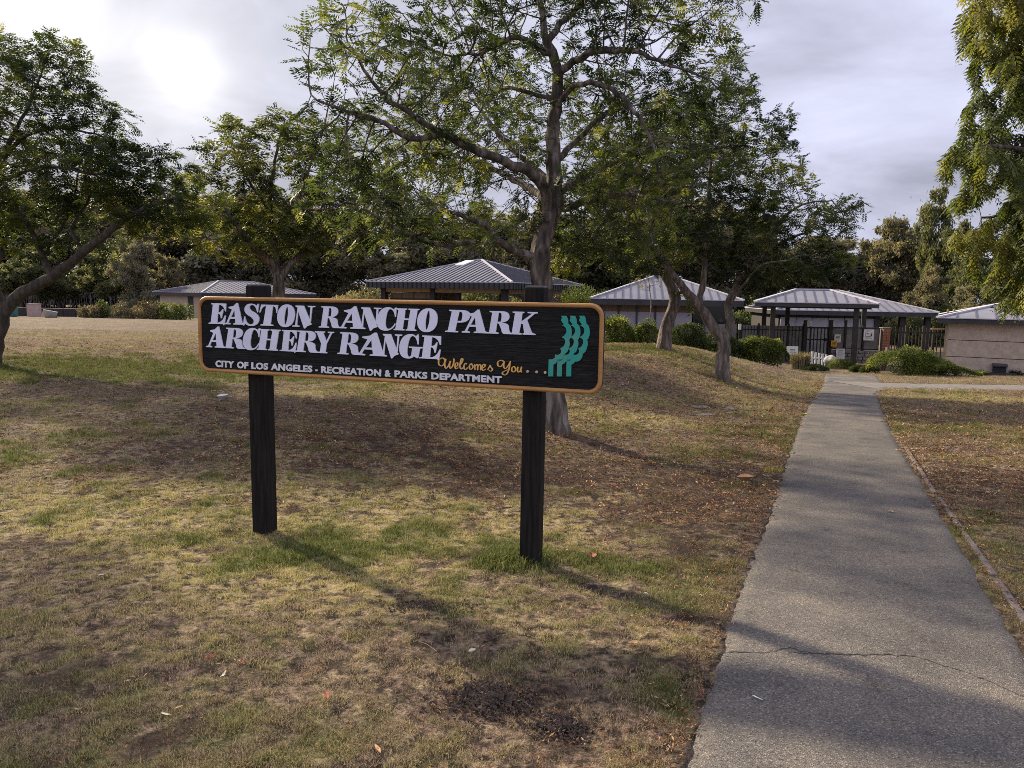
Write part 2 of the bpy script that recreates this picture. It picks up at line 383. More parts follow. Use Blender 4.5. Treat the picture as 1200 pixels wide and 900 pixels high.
# ------------------------------------------------------------------ ground sheet
def axis(parts):
    r = [np.arange(a, b, s) for a, b, s in parts]; return np.concatenate(r + [[parts[-1][1]]])
def build_ground():
    ys = axis([(-40, 0, 4), (0, 1.6, .2), (1.6, 8, .05), (8, 14, .1), (14, 30, .25), (30, 60, 1.0), (60, 120, 4), (120, 900, 60)])
    # x lines fan out with distance so the sheet is fine where it is seen
    t = np.linspace(-1, 1, 331); t = np.sign(t) * (np.abs(t) ** 1.15)
    X = np.zeros((len(ys), len(t))); Y = np.repeat(ys[:, None], len(t), 1)
    half = np.where(ys < 1.6, 4.5 + np.abs(ys - 1.6) * 2, 4.5 + (ys - 1.6) * 1.05) 
    X = half[:, None] * t[None, :]
    edge = np.abs(t) > .985
    X[:, edge] = X[:, edge] * 6 + np.sign(t[edge])[None, :] * 60
    Z = tz(X, Y)
    bump = (fbm(X * 1.3, Y * 1.3, 3) - .5) * .06 + (fbm(X * 7, Y * 7, 3) - .5) * .030 * (Y < 16)
    pm = path_mask(X, Y, .12)
    Z = Z + np.where(pm, 0, bump * np.clip(1.2 - Y / 60, .2, 1))
    inner = path_mask(X, Y, -.04)
    Z = np.where(inner, Z - .07, Z)
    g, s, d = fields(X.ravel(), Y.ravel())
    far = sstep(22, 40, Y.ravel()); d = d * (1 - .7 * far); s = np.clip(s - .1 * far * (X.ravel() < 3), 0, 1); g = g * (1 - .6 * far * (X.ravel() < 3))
    # trodden soil holes and path verges
    V = np.stack([X, Y, Z], -1).reshape(-1, 3)
    r, c = X.shape; i = np.arange(r - 1)[:, None] * c + np.arange(c - 1)[None, :]
    F = np.stack([i, i + 1, i + c + 1, i + c], -1).reshape(-1, 4)
    o = mk('ground', V, F, M['ground'], smooth=True)
    for n, v in (('green', g), ('straw', s), ('dark', d)): add_attr(o.data, n, v)  # straw also carries painted sunlight, dark also carries painted canopy shade
    tag(o, kind='structure')
build_ground()

# ------------------------------------------------------------------ paths
def asphalt_material():
    m = bpy.data.materials.new('weathered_asphalt'); nt = nodes_of(m); N = nt.nodes.new; L = nt.links.new
    out = N('ShaderNodeOutputMaterial'); b = N('ShaderNodeBsdfPrincipled'); L(b.outputs[0], out.inputs[0]); b.inputs['Roughness'].default_value = .9; b.inputs['Specular IOR Level'].default_value = .2
    geo = N('ShaderNodeNewGeometry')
    def noise(s, d=3, r=.5):
        n = N('ShaderNodeTexNoise'); L(geo.outputs['Position'], n.inputs[0]); n.inputs['Scale'].default_value = s; n.inputs['Detail'].default_value = d; n.inputs['Roughness'].default_value = r; return n.outputs['Fac']
    def ramp(f, stops):
        cr = N('ShaderNodeValToRGB'); L(f, cr.inputs[0]); els = cr.color_ramp.elements
        els[0].position, els[0].color = stops[0][0], (*stops[0][1], 1); els[1].position, els[1].color = stops[-1][0], (*stops[-1][1], 1)
        for p, c in stops[1:-1]:
            e = els.new(p); e.color = (*c, 1)
        return cr.outputs[0]
    vo = N('ShaderNodeTexVoronoi'); L(geo.outputs['Position'], vo.inputs[0]); vo.inputs['Scale'].default_value = 190
    grit = N('ShaderNodeSeparateColor'); L(vo.outputs['Color'], grit.inputs[0])
    base = ramp(grit.outputs[0], [(0.0, (.06, .053, .047)), (.22, (.122, .109, .099)), (.82, (.155, .139, .125)), (1.0, (.30, .265, .23))])
    blot = ramp(noise(1.6, 5, .6), [(.3, (.60, .60, .62)), (.48, (.90, .89, .89)), (.70, (1.30, 1.24, 1.12))])
    st = ramp(noise(5.5, 4, .7), [(.28, (.55, .54, .54)), (.40, (.95, .95, .95)), (.62, (1, 1, 1)), (.75, (1.2, 1.17, 1.12))])
    def mul(a, c):
        x = N('ShaderNodeMix'); x.data_type = 'RGBA'; x.blend_type = 'MULTIPLY'; x.inputs['Factor'].default_value = 1; L(a, x.inputs[6]); L(c, x.inputs[7]); return x.outputs[2]
    L(mul(mul(base, blot), st), b.inputs['Base Color'])
    bp = N('ShaderNodeBump'); L(vo.outputs['Distance'], bp.inputs['Height']); bp.inputs['Strength'].default_value = .7; bp.inputs['Distance'].default_value = .004
    L(bp.outputs[0], b.inputs['Normal'])
    return m
M['asphalt'] = asphalt_material()
def build_paths():
    ys = axis([(-4, 1.4, .5), (1.4, 10, .05), (10, PATH_END, .15)]); n = 25
    t = np.linspace(0, 1, n)
    jl = (fbm(ys * 6, ys * 0 + 2, 4) - .5) * .07; jr = (fbm(ys * 6, ys * 0 + 22, 4) - .5) * .07
    xl = path_l(ys) + jl; xr = path_r(ys) + jr
    X = xl[:, None] + (xr - xl)[:, None] * t; Y = np.repeat(ys[:, None], n, 1)
    Z = tz(X, Y) + .012 + (fbm(X * .8, Y * .8, 2) - .5) * .012
    Z[:, 0] -= .03; Z[:, -1] -= .03
    V = np.stack([X, Y, Z], -1).reshape(-1, 3); i = np.arange(len(ys) - 1)[:, None] * n + np.arange(n - 1)[None, :]
    o = mk('path', V, np.stack([i, i + 1, i + n + 1, i + n], -1).reshape(-1, 4), M['asphalt'], smooth=True); tag(o, kind='structure')
    # crossing footpath to the right
    xs = np.arange(0, 60, .25); n = 9; t = np.linspace(-1, 1, n)
    x0 = 9.7
    X = np.repeat((xs + x0)[:, None], n, 1); hw = .95 + .9 * np.exp(-xs / .7)
    Y = cross_c(X) + (hw * (1 + .0 * xs))[:, None] * t + ((fbm(xs * 2, xs * 0 + 4, 3) - .5) * .15)[:, None]
    Z = tz(X, Y) + .018; Z[:, 0] -= .04; Z[:, -1] -= .04
    V = np.stack([X, Y, Z], -1).reshape(-1, 3); i = np.arange(len(xs) - 1)[:, None] * n + np.arange(n - 1)[None, :]
    o2 = mk('footpath', V, np.stack([i, i + 1, i + n + 1, i + n], -1).reshape(-1, 4), M['concrete'], smooth=True); tag(o2, kind='structure')
    # cracks: thin jagged ribbons sunk in the asphalt face
    def crack(pix, w, seed):
        rg = np.random.default_rng(seed); pts = [G(*p) for p in pix]; P = []
        for a, b_ in zip(pts[:-1], pts[1:]):
            k = max(2, int((b_ - a).length / .02))
            for j in range(k): P.append(a.lerp(b_, j / k) + Vector((rg.normal(0, .004), rg.normal(0, .008), 0)))
        V = []; F = []
        for j, p in enumerate(P):
            ww = w * rg.uniform(.4, 1.3); zz = float(tz(p.x, p.y)) + .012 + (float(fbm(np.array([p.x * .8]), np.array([p.y * .8]), 2)[0]) - .5) * .012 + .002
            V += [(p.x, p.y - ww, zz), (p.x, p.y + ww, zz)]
            if j: F.append((2 * j - 2, 2 * j - 1, 2 * j + 1, 2 * j))
        mk('crack', V, F, M['crack'], o)
    crack([(845, 769), (895, 773), (920, 768), (960, 774), (1005, 775), (1065, 777), (1110, 786), (1150, 800), (1200, 820), (1230, 832)], .0035, 1)
    crack([(915, 769), (950, 772), (980, 770), (1000, 774)], .002, 2)
    # edging: short weathered concrete strips along both sides
    def edging(pix, left, seed):
        rg = np.random.default_rng(seed)
        for (a, b_) in pix:
            p = G(*a); q = G(*b_); L_ = (q - p).length; k = max(1, round(L_ / .8))
            for j in range(k):
                s = p.lerp(q, j / k + .008); e = p.lerp(q, (j + 1) / k - .008)
                s.z = float(tz(s.x, s.y)) - (.026 if left else .006) + rg.normal(0, .003); e.z = float(tz(e.x, e.y)) - (.026 if left else .006) + rg.normal(0, .003)
                off = Vector((rg.normal(0, .006), 0, 0))
                nseg = 6; m = MB(); last = None
                m.bar(s + off - Vector((0, 0, .006)), e + off - Vector((0, 0, .006)), .042 + rg.normal(0, .004), .06)
                m.build('edging_strip', M['kerb'], o, bevel=.008)
    edging([((862, 705), (880, 655)), ((880, 640), (905, 585)), ((840, 770), (858, 715))], True, 4)
    edging([((1210, 742), (1168, 680)), ((1166, 677), (1130, 628)), ((1128, 625), (1100, 586)), ((1096, 580), (1062, 525))], False, 5)
    edging([((955, 488), (968, 462)), ((968, 460), (975, 445))], True, 6)
build_paths()

# ------------------------------------------------------------------ grass and litter (uncountable -> stuff)
def tuft_mesh(seed, nb, h, spread, w, mat, lean=.8):
    rg = np.random.default_rng(seed); V = []; F = []; T = []
    for i in range(nb):
        a = rg.uniform(0, 6.28); r = spread * math.sqrt(rg.random()); x, y = r * math.cos(a), r * math.sin(a)
        hh = h * rg.uniform(.5, 1.15); la = rg.uniform(0, 6.28); ln = rg.uniform(.1, 1) * lean * hh; ww = w * rg.uniform(.7, 1.2); pa = la + 1.57
        dx, dy = math.cos(la) * ln, math.sin(la) * ln; wx, wy = math.cos(pa) * ww, math.sin(pa) * ww; n = len(V); t = rg.random()
        V += [(x - wx, y - wy, -.01), (x + wx, y + wy, -.01), (x + dx * .45 + wx * .7, y + dy * .45 + wy * .7, hh * .6), (x + dx * .45 - wx * .7, y + dy * .45 - wy * .7, hh * .6), (x + dx, y + dy, hh * .85)]
        F += [(n, n + 1, n + 2, n + 3), (n + 3, n + 2, n + 4)]; T += [t] * 5
    return mk('blade_tuft', V, F, mat, tone=T, link=False)
def litter_mesh(seed, mat, L_=.045):
    rg = np.random.default_rng(seed); V = []; F = []; T = []
    for i in range(7):
        a = rg.uniform(0, 6.28); x, y = rg.uniform(-.06, .06, 2); l = L_ * rg.uniform(.4, 1); w = l * rg.uniform(.12, .4); z = rg.uniform(.004, .018)
        c, s = math.cos(a), math.sin(a); t = rg.random(); n = len(V)
        for u, v, k in ((-l, 0, 0), (0, -w, .3), (l, 0, rg.uniform(0, .6)), (0, w, .1)):
            V.append((x + (u * c - v * s) / 2, y + (u * s + v * c) / 2, z + k * .02))
        F.append((n, n + 1, n + 2, n + 3)); T += [t] * 4
    return mk('leaf_flake', V, F, mat, tone=T, link=False)

def grass_material():
    m = bpy.data.materials.new('dry_grass_blades'); nt = nodes_of(m); N = nt.nodes.new; L = nt.links.new
    out = N('ShaderNodeOutputMaterial')
    def attr(n, t='INSTANCER'):
        a = N('ShaderNodeAttribute'); a.attribute_name = n; a.attribute_type = t; return a.outputs['Fac']
    def mixc(f, a, c):
        x = N('ShaderNodeMix'); x.data_type = 'RGBA'; L(f, x.inputs['Factor'])
        for k, v in ((6, a), (7, c)):
            if isinstance(v, tuple): x.inputs[k].default_value = (*v, 1)
            else: L(v, x.inputs[k])
        return x.outputs[2]
    tn = attr('tone', 'GEOMETRY')
    dry = mixc(tn, (.11, .075, .055), (.56, .41, .30))
    st = mixc(tn, (.28, .245, .075), (.76, .66, .28))
    gr = mixc(tn, (.045, .06, .018), (.24, .26, .08))
    c = mixc(attr('straw'), dry, st); c = mixc(attr('green'), c, gr); c = mixc(attr('dark'), c, (.085, .06, .045))  # blades take the same painted sunlit strip and canopy shade
    d = N('ShaderNodeBsdfDiffuse'); L(c, d.inputs[0]); t = N('ShaderNodeBsdfTranslucent'); L(c, t.inputs[0])
    mx = N('ShaderNodeMixShader'); mx.inputs[0].default_value = .3; L(d.outputs[0], mx.inputs[1]); L(t.outputs[0], mx.inputs[2]); L(mx.outputs[0], out.inputs[0])
    return m
def litter_material():
    m = bpy.data.materials.new('fallen_leaf_litter'); nt = nodes_of(m); N = nt.nodes.new; L = nt.links.new
    out = N('ShaderNodeOutputMaterial'); a = N('ShaderNodeAttribute'); a.attribute_name = 'tone'; a2 = N('ShaderNodeAttribute'); a2.attribute_name = 'hue'; a2.attribute_type = 'INSTANCER'
    m1 = N('ShaderNodeMath'); m1.operation = 'MULTIPLY_ADD'; L(a2.outputs['Fac'], m1.inputs[0]); m1.inputs[1].default_value = .75; 
    m2 = N('ShaderNodeMath'); m2.operation = 'MULTIPLY'; L(a.outputs['Fac'], m2.inputs[0]); m2.inputs[1].default_value = .25; L(m2.outputs[0], m1.inputs[2])
    cr = N('ShaderNodeValToRGB'); L(m1.outputs[0], cr.inputs[0]); E = cr.color_ramp.elements
    E[0].color = (.05, .032, .025, 1); E[1].color = (.62, .52, .36, 1)
    for p, c in ((.3, (.13, .07, .045)), (.55, (.26, .13, .07)), (.8, (.42, .27, .14))):
        e = E.new(p); e.color = (*c, 1)
    b = N('ShaderNodeBsdfDiffuse'); L(cr.outputs[0], b.inputs[0]); L(b.outputs[0], out.inputs[0]); return m
M['grass'] = grass_material(); M['litter'] = litter_material()

def scatter(name, label, pts, rot, scl, idx, attrs, protos, cname):
    me = bpy.data.meshes.new(name); me.vertices.add(len(pts)); me.vertices.foreach_set('co', np.asarray(pts, np.float32).ravel())
    def fa(n, v, t='FLOAT', key='value'):
        a = me.attributes.new(n, t, 'POINT'); a.data.foreach_set(key, np.asarray(v).ravel())
    fa('rotv', rot.astype(np.float32), 'FLOAT_VECTOR', 'vector'); fa('scl', scl.astype(np.float32)); fa('pick', idx.astype(np.int32), 'INT')
    for k, v in attrs.items(): fa(k, v.astype(np.float32))
    o = bpy.data.objects.new(name, me); COL.objects.link(o)
    pc = bpy.data.collections.new(cname)
    for p in protos: pc.objects.link(p)
    ng = bpy.data.node_groups.new(name + '_nodes', 'GeometryNodeTree')
    ng.interface.new_socket('Geometry', in_out='INPUT', socket_type='NodeSocketGeometry'); ng.interface.new_socket('Geometry', in_out='OUTPUT', socket_type='NodeSocketGeometry')
    N = ng.nodes.new; L = ng.links.new
    gi = N('NodeGroupInput'); go = N('NodeGroupOutput'); ip = N('GeometryNodeInstanceOnPoints'); ci = N('GeometryNodeCollectionInfo')
    ci.inputs['Collection'].default_value = pc; ci.inputs['Separate Children'].default_value = True; ci.inputs['Reset Children'].default_value = True
    def na(n, t):
        x = N('GeometryNodeInputNamedAttribute'); x.data_type = t; x.inputs['Name'].default_value = n; return x.outputs['Attribute']
    L(gi.outputs[0], ip.inputs['Points']); L(ci.outputs[0], ip.inputs['Instance']); ip.inputs['Pick Instance'].default_value = True
    L(na('pick', 'INT'), ip.inputs['Instance Index'])
    er = N('FunctionNodeEulerToRotation'); L(na('rotv', 'FLOAT_VECTOR'), er.inputs[0]); L(er.outputs[0], ip.inputs['Rotation'])
    L(na('scl', 'FLOAT'), ip.inputs['Scale']); L(ip.outputs[0], go.inputs[0])
    md = o.modifiers.new('scatter', 'NODES'); md.node_group = ng
    tag(o, label, 'grass' if 'grass' in name else 'leaf litter', kind='stuff')
    return o

def frustum_points(n, y0, y1, pw, rg):
    # denser near the camera: density ~ 1/y^pw over a fan
    u = rg.random(n); e = 2 - pw
    y = (y0 ** e + u * (y1 ** e - y0 ** e)) ** (1 / e) if abs(e) > 1e-6 else y0 * (y1 / y0) ** u
    x = (rg.random(n) * 2 - 1) * (y * .74 + .5); return x, y
def build_grass():
    rg = np.random.default_rng(21)
    x, y = frustum_points(300000, 1.7, 34, 1.75, rg)
    g, s, d = fields(x, y)
    clump = sstep(.40, .56, fbm(x * 15, y * 15, 3)); clump = np.clip(clump + sstep(9, 22, y) * .5 + .25 * g, 0, 1)
    keep = ~path_mask(x, y, .015) & (rg.random(len(x)) < (.10 + .95 * clump) * np.clip(.62 + .7 * g + .3 * s - .95 * d, .10, 1)) & ~((x > 6) & (y > 29))
    x, y, g, s, d = x[keep], y[keep], g[keep], s[keep], d[keep]
    z = tz(x, y) + (fbm(x * 1.3, y * 1.3, 3) - .5) * .06 + (fbm(x * 7, y * 7, 3) - .5) * .030 * (y < 16) - .002
    near_edge = path_mask(x, y, .12); z = np.where(near_edge, tz(x, y), z)
    n = len(x); rot = np.stack([rg.normal(0, .15, n), rg.normal(0, .15, n), rg.uniform(0, 6.28, n)], -1)
    scl = (.45 + .5 * rg.random(n) + .45 * g) * np.clip(.62 + y * .06, .75, 2.0)
    # lusher ring at the right post's foot
    pb = G(622, 663); dd = np.hypot(x - pb.x, y - pb.y); scl *= 1 + 1.1 * np.exp(-(dd / .28) ** 2); g = np.clip(g + .8 * np.exp(-(dd / .4) ** 2), 0, 1)
    protos = [tuft_mesh(i, 11, .030, .035, .0016, M['grass'], 1.5) for i in range(5)] + [tuft_mesh(9, 10, .036, .025, .0016, M['grass'], .9)]
    idx = rg.integers(0, 5, n); idx[(g > .55) & (rg.random(n) < .5)] = 5
    hue = np.clip(rg.normal(0, .12, n), -.3, .3)
    scatter('grass', 'short patchy dry lawn grass, straw and green', np.stack([x, y, z], -1), rot, scl, idx, {'green': np.clip(g + hue, 0, 1), 'straw': np.clip(s + hue, 0, 1), 'dark': d * .8}, protos, 'grass_tufts')
    # litter: along path verges, right lawn, scattered elsewhere
    x, y = frustum_points(90000, 1.7, 24, 1.7, rg); g, s, d = fields(x, y)
    de = np.minimum(np.abs(x - path_l(y)), np.abs(x - path_r(y)))
    right = x > path_r(y)
    pr = .12 + .70 * d + .35 * sstep(6, 9, y) * (x > -3) * (x < 6) + .9 * np.exp(-(de / .13) ** 2) + .35 * right * (y < 17) + .3 * np.exp(-(np.minimum(np.abs(x - path_l(y)), 9) / .9) ** 2) * (y > 3.6)
    on_path = path_mask(x, y, -.01)
    pr = np.where(on_path, .012 + .5 * np.exp(-(de / .035) ** 2), pr)
    keep = rg.random(len(x)) < pr
    x, y, on_path, right = x[keep], y[keep], on_path[keep], right[keep]; n = len(x)
    z = np.where(path_mask(x, y, .0), tz(x, y) + .016, tz(x, y) + (fbm(x * 1.3, y * 1.3, 3) - .5) * .06 + (fbm(x * 7, y * 7, 3) - .5) * .030 * (y < 16) + .012)
    z = np.where(path_mask(x, y, .12) & ~path_mask(x, y, 0), tz(x, y) + .01, z)
    rot = np.stack([rg.normal(0, .2, n) * ~on_path, rg.normal(0, .2, n) * ~on_path, rg.uniform(0, 6.28, n)], -1)
    scl = (.4 + .9 * rg.random(n) ** 2) * np.clip(.7 + y * .05, .8, 1.7); scl[on_path] *= .45; scl *= np.where(y < 5.5, .62, 1.0); keepn = rg.random(n) < np.where((y < 4.2) & (x < path_l(y) - .35), .45, 1); x, y, z, on_path, right, rot, scl = x[keepn], y[keepn], z[keepn], on_path[keepn], right[keepn], rot[keepn], scl[keepn]; n = len(x)
    hue = np.clip(rg.beta(1.3, 1.9, n) + .12 * right, 0, 1)
    protos = [litter_mesh(40 + i, M['litter']) for i in range(5)]
    scatter('leaf_litter', 'brown and tan fallen leaf litter over the lawn and along the path edges', np.stack([x, y, z], -1), rot, scl, rg.integers(0, 5, n), {'hue': hue}, protos, 'leaf_flakes')
build_grass()

# ------------------------------------------------------------------ the park sign
def build_sign():
    b0 = G(311, 625); b1 = G(622, 663)
    ang = math.atan2(b1.y - b0.y, b1.x - b0.x)
    sign = thing('park_sign', 'wide black wooden sign with orange border and pale lettering on two black posts', 'sign', ((b0.x + b1.x) / 2, (b0.y + b1.y) / 2, 0), ang)
    sign.location.z = float(tz(sign.location.x, sign.location.y))
    bpy.context.view_layer.update(); inv = Matrix.Translation(sign.location) @ Matrix.Rotation(ang, 4, 'Z'); inv = inv.inverted()
    # local frame: x along the board, y away from the camera, z up; board face plane at y = FY
    FY = -.105
    e0 = inv @ EYE
    def uv(px, py, fy=FY):
        d = inv.to_3x3() @ ray(px, py); t = (fy - e0.y) / d.y; q = e0 + d * t; return q.x, q.z
    # posts (with a worn pale top), leaning a little as in the photograph
    for (top, bot) in (((303, 335), (311, 625)), ((629, 337), (622, 663))):
        tx, tzz = uv(*top, fy=0.0); bx = (inv @ G(*bot)).x
        pm = MB(); w = .118
        for k in range(2): pass
        post = MB(); n = len(post.v)
        post.v = []; zs = (-.25, tzz)
        for z_, x_ in ((zs[0], bx), (zs[1], tx)):
            for dx, dy in ((-1, -1), (1, -1), (1, 1), (-1, 1)): post.v.append((x_ + dx * w / 2, dy * w / 2, z_))
        post.f = [(0, 3, 2, 1), (4, 5, 6, 7)] + [(i, (i + 1) % 4, 4 + (i + 1) % 4, 4 + i) for i in range(4)]
        po = post.build('post', M['post'], sign, bevel=.006)
        cap = MB().box((tx, 0, tzz + .004), (w - .012, w - .012, .012)); cap.build('post_top', M['post_top'], po, bevel=.003)
    # board outline from the four photographed corners
    xl = (uv(231.5, 360)[0] + uv(234.5, 425)[0]) / 2; xr = (uv(708, 370)[0] + uv(705.5, 450)[0]) / 2
    zt = (uv(260, 346.4)[1] + uv(680, 356.6)[1]) / 2; _l, _r = uv(260, 436.5), uv(680, 461.5); zb = (_l[1] + _r[1]) / 2
    def zwarp(x, z):      # the board's lower edge is not quite parallel to its top
        b_ = _l[1] + (_r[1] - _l[1]) * (x - _l[0]) / (_r[0] - _l[0]); return zt + (z - zt) * (zt - b_) / (zt - zb)
    def rrect(x0, x1, z0, z1, r, n=8):
        P = []
        for cx, cz, a0 in ((x1 - r, z1 - r, 0), (x0 + r, z1 - r, 90), (x0 + r, z0 + r, 180), (x1 - r, z0 + r, 270)):
            for i in range(n + 1):
                a = R(a0 + 90 * i / n); x_ = cx + r * math.cos(a); P.append((x_, zwarp(x_, cz + r * math.sin(a))))
        return P
    bw = .025
    inner = rrect(xl + bw, xr - bw, zb + bw, zt - bw, .045)
    bo = MB().prism(rrect(xl + .004, xr - .004, zb + .004, zt - .004, .07), FY, FY + .034); bo.build('board', M['board'], sign)
    # raised border, profiled
    prof = [(0.0, .006, 0), (.0, -.004, 0), (.004, -.011, 0), (.010, -.014, 0), (bw - .012, -.014, 0), (bw - .004, -.010, 0), (bw, -.002, 0)]
    V = []; F = []; n = 36
    for (ins, dy, _) in prof:
        for (x, z) in rrect(xl + ins, xr - ins, zb + ins, zt - ins, max(.075 - ins * .8, .03)): V.append((x, FY + dy, z))
    for k in range(len(prof) - 1):
        for i in range(n): F.append((k * n + i, k * n + (i + 1) % n, (k + 1) * n + (i + 1) % n, (k + 1) * n + i))
    fr = mk('border', V, F, M['frame'], sign)
    back = MB().prism(rrect(xl, xr, zb, zt, .075), FY + .008, FY + .040); back.build('board_back', M['post'], sign)
    # sandblasted grain ridges standing proud of the board face
    rg = np.random.default_rng(5); V = []; F = []
    z = zb + bw + .006
    while z < zt - bw - .006:
        x = xl + bw + rg.uniform(.0, .05)
        while x < xr - bw - .05:
            L_ = rg.uniform(.06, .5); x1 = min(x + L_, xr - bw - .008); h = rg.uniform(.0006, .0016); zz = z + rg.normal(0, .0006); k = len(V); m_ = max(2, int((x1 - x) / .08)); 
            for j in range(m_ + 1):
                xx = x + (x1 - x) * j / m_; w_ = h * (1 if 0 < j < m_ else .2); wob = .0012 * math.sin(xx * 9 + z * 60)
                V += [(xx, FY - .0002, zz + wob - w_), (xx, FY - .0018, zz + wob), (xx, FY - .0002, zz + wob + w_)]
                if j:
                    a = k + 3 * (j - 1); F += [(a, a + 3, a + 4, a + 1), (a + 1, a + 4, a + 5, a + 2)]
            x = x1 + rg.uniform(.01, .15)
        z += rg.uniform(.0035, .0075)
    gr = mk('wood_grain', V, F, M['board_grain'], sign); tag(gr, kind='stuff')

    # ---- hand drawn heavy italic capitals, unit boxes; 4-tuples are quadratic curves (cx,cy,x,y)
    GL = {
     'E': [[(0, 0), (0, .04), (.13, .07), (.25, .93), (.14, .95), (.15, 1.0), (1.0, 1.0), (1.0, .62), (.95, .62), (.88, .92, .60, .94), (.555, .56), (.72, .56, .79, .72), (.85, .72), (.76, .28), (.70, .28), (.69, .50, .545, .50), (.49, .06), (.80, .08, .93, .42), (.985, .42), (.91, -.05), (.86, -.05), (.84, 0)]],
     'A': [[(0, 0), (0, .05), (.12, .08), (.39, .72), (.22, .79), (.22, .84), (.47, .90), (.61, 1.04), (.68, 1.04), (.90, .09), (1.0, .05), (1.0, 0), (.46, 0), (.46, .05), (.56, .08), (.545, .27), (.29, .27), (.205, .08), (.31, .05), (.31, 0)], [(.34, .36), (.53, .36), (.515, .70)]],
     'S': [[(.0, -.03), (.07, .40), (.12, .40), (.16, .04, .45, .035), (.66, .05, .64, .20), (.62, .33, .36, .44), (.05, .58, .09, .78), (.15, 1.03, .50, 1.03), (.68, 1.02, .80, .93), (.88, 1.03), (.94, 1.03), (.90, .62), (.85, .62), (.75, .96, .56, .965), (.38, .95, .39, .84), (.40, .72, .64, .63), (1.0, .48, .96, .26), (.90, -.04, .46, -.04), (.26, -.04, .13, .06), (.06, -.03)]],
     'T': [[(.07, 0), (.07, .05), (.21, .07), (.365, .94), (.12, .90, .06, .62), (0, .62), (.10, 1.0), (1.0, 1.0), (.96, .62), (.91, .62), (.92, .92, .74, .94), (.60, .07), (.75, .05), (.75, 0)]],
     'N': [[(0, 0), (0, .05), (.12, .07), (.23, .90), (.14, .95), (.14, 1.0), (.50, 1.0), (.755, .36), (.80, .93), (.68, .95), (.68, 1.0), (1.0, 1.0), (1.0, .95), (.88, .93), (.79, .18), (.84, .17), (.84, .12), (.66, .05), (.56, -.07), (.51, -.07), (.265, .70), (.195, .07), (.31, .05), (.31, 0)]],
     'R': [[(0, 0), (0, .05), (.10, .07), (.22, .93), (.12, .95), (.12, 1), (.60, 1), (.90, .99, .88, .74), (.85, .54, .58, .50), (.87, .47, .86, .30), (.86, .09, .94, .06), (1.0, .05), (1.0, 0), (.68, 0), (.58, .02, .57, .20), (.50, .38), (.48, .47, .41, .46), (.355, .07), (.46, .05), (.46, 0)], [(.42, .53), (.475, .93), (.60, .96, .58, .73), (.55, .54)]],
     'C': [[(.95, 1.03), (.89, 1.03), (.81, .94), (.69, 1.04, .55, 1.04), (.15, 1.02, .03, .52), (-.03, -.04, .42, -.04), (.75, -.04, .90, .28), (.86, .31), (.72, .05, .54, .05), (.40, .06, .44, .45), (.51, .96, .66, .955), (.84, .92, .87, .60), (.92, .60)]],
     'H': [[(0, 0), (0, .05), (.07, .07), (.19, .93), (.11, .95), (.11, 1), (.52, 1), (.52, .95), (.455, .93), (.42, .55), (.595, .55), (.655, .93), (.58, .95), (.58, 1), (1, 1), (1, .95), (.93, .93), (.80, .07), (.88, .05), (.88, 0), (.47, 0), (.47, .05), (.535, .07), (.585, .48), (.41, .48), (.35, .07), (.42, .05), (.42, 0)]],
     'K': [[(0, 0), (0, .05), (.09, .07), (.20, .93), (.12, .95), (.12, 1), (.53, 1), (.53, .95), (.46, .93), (.425, .58), (.80, .93), (.64, .95), (.64, 1), (1, 1), (1, .95), (.90, .93), (.63, .64), (.78, .14), (.80, .07, .92, .05), (.92, 0), (.48, 0), (.46, .05), (.52, .08), (.475, .46), (.415, .48), (.345, .07), (.43, .05), (.43, 0)]],
     'P': [[(0, 0), (0, .05), (.11, .07), (.27, .93), (.16, .95), (.16, 1), (.70, 1), (1.02, .99, 1.0, .74), (.95, .46, .62, .44), (.48, .44), (.40, .07), (.52, .05), (.52, 0)], [(.485, .51), (.575, .93), (.72, .95, .69, .70), (.65, .52)]],
     'Y': [[(.17, 0), (.17, .05), (.27, .07), (.33, .44), (.10, .93), (.0, .95), (0, 1), (.52, 1), (.52, .95), (.45, .93), (.60, .56), (.80, .93), (.68, .95), (.68, 1), (1, 1), (1, .95), (.90, .93), (.62, .44), (.555, .07), (.64, .05), (.64, 0)]],
     'G': [[(.83, 1.03), (.78, 1.03), (.71, .94), (.62, 1.04, .49, 1.04), (.12, 1.02, .03, .52), (-.03, -.04, .38, -.04), (.55, -.04, .63, .07), (.74, .0), (.81, .0), (.89, .42), (1.0, .44), (1.0, .49), (.42, .49), (.42, .44), (.56, .42), (.52, .14), (.49, .04, .43, .04), (.32, .06, .37, .45), (.44, .96, .59, .955), (.75, .92, .78, .60), (.83, .60)]],
    }
    def expand(path):
        P = []
        for p in path:
            if len(p) == 2: P.append(p)
            else:
                a = P[-1]; c = p[:2]; e = p[2:]
                for i in range(1, 9):
                    t = i / 8; P.append(((1 - t) ** 2 * a[0] + 2 * t * (1 - t) * c[0] + t * t * e[0], (1 - t) ** 2 * a[1] + 2 * t * (1 - t) * c[1] + t * t * e[1]))
        return P
    def ell(cx, cy, rx, ry, sl, n=40, pw=1.0):
        P = []
        for i in range(n):
            a = 2 * math.pi * i / n; x = rx * math.copysign(abs(math.cos(a)) ** pw, math.cos(a)); y = ry * math.copysign(abs(math.sin(a)) ** pw, math.sin(a)); P.append((cx + x + sl * y, cy + y))
        return P
    def glyph(ch):
        if ch == 'O': return [ell(.5, .5, .46, .54, .10, pw=.92), ell(.51, .5, .085, .44, .13, pw=1.2)]
        return [expand(p) for p in GL[ch]]
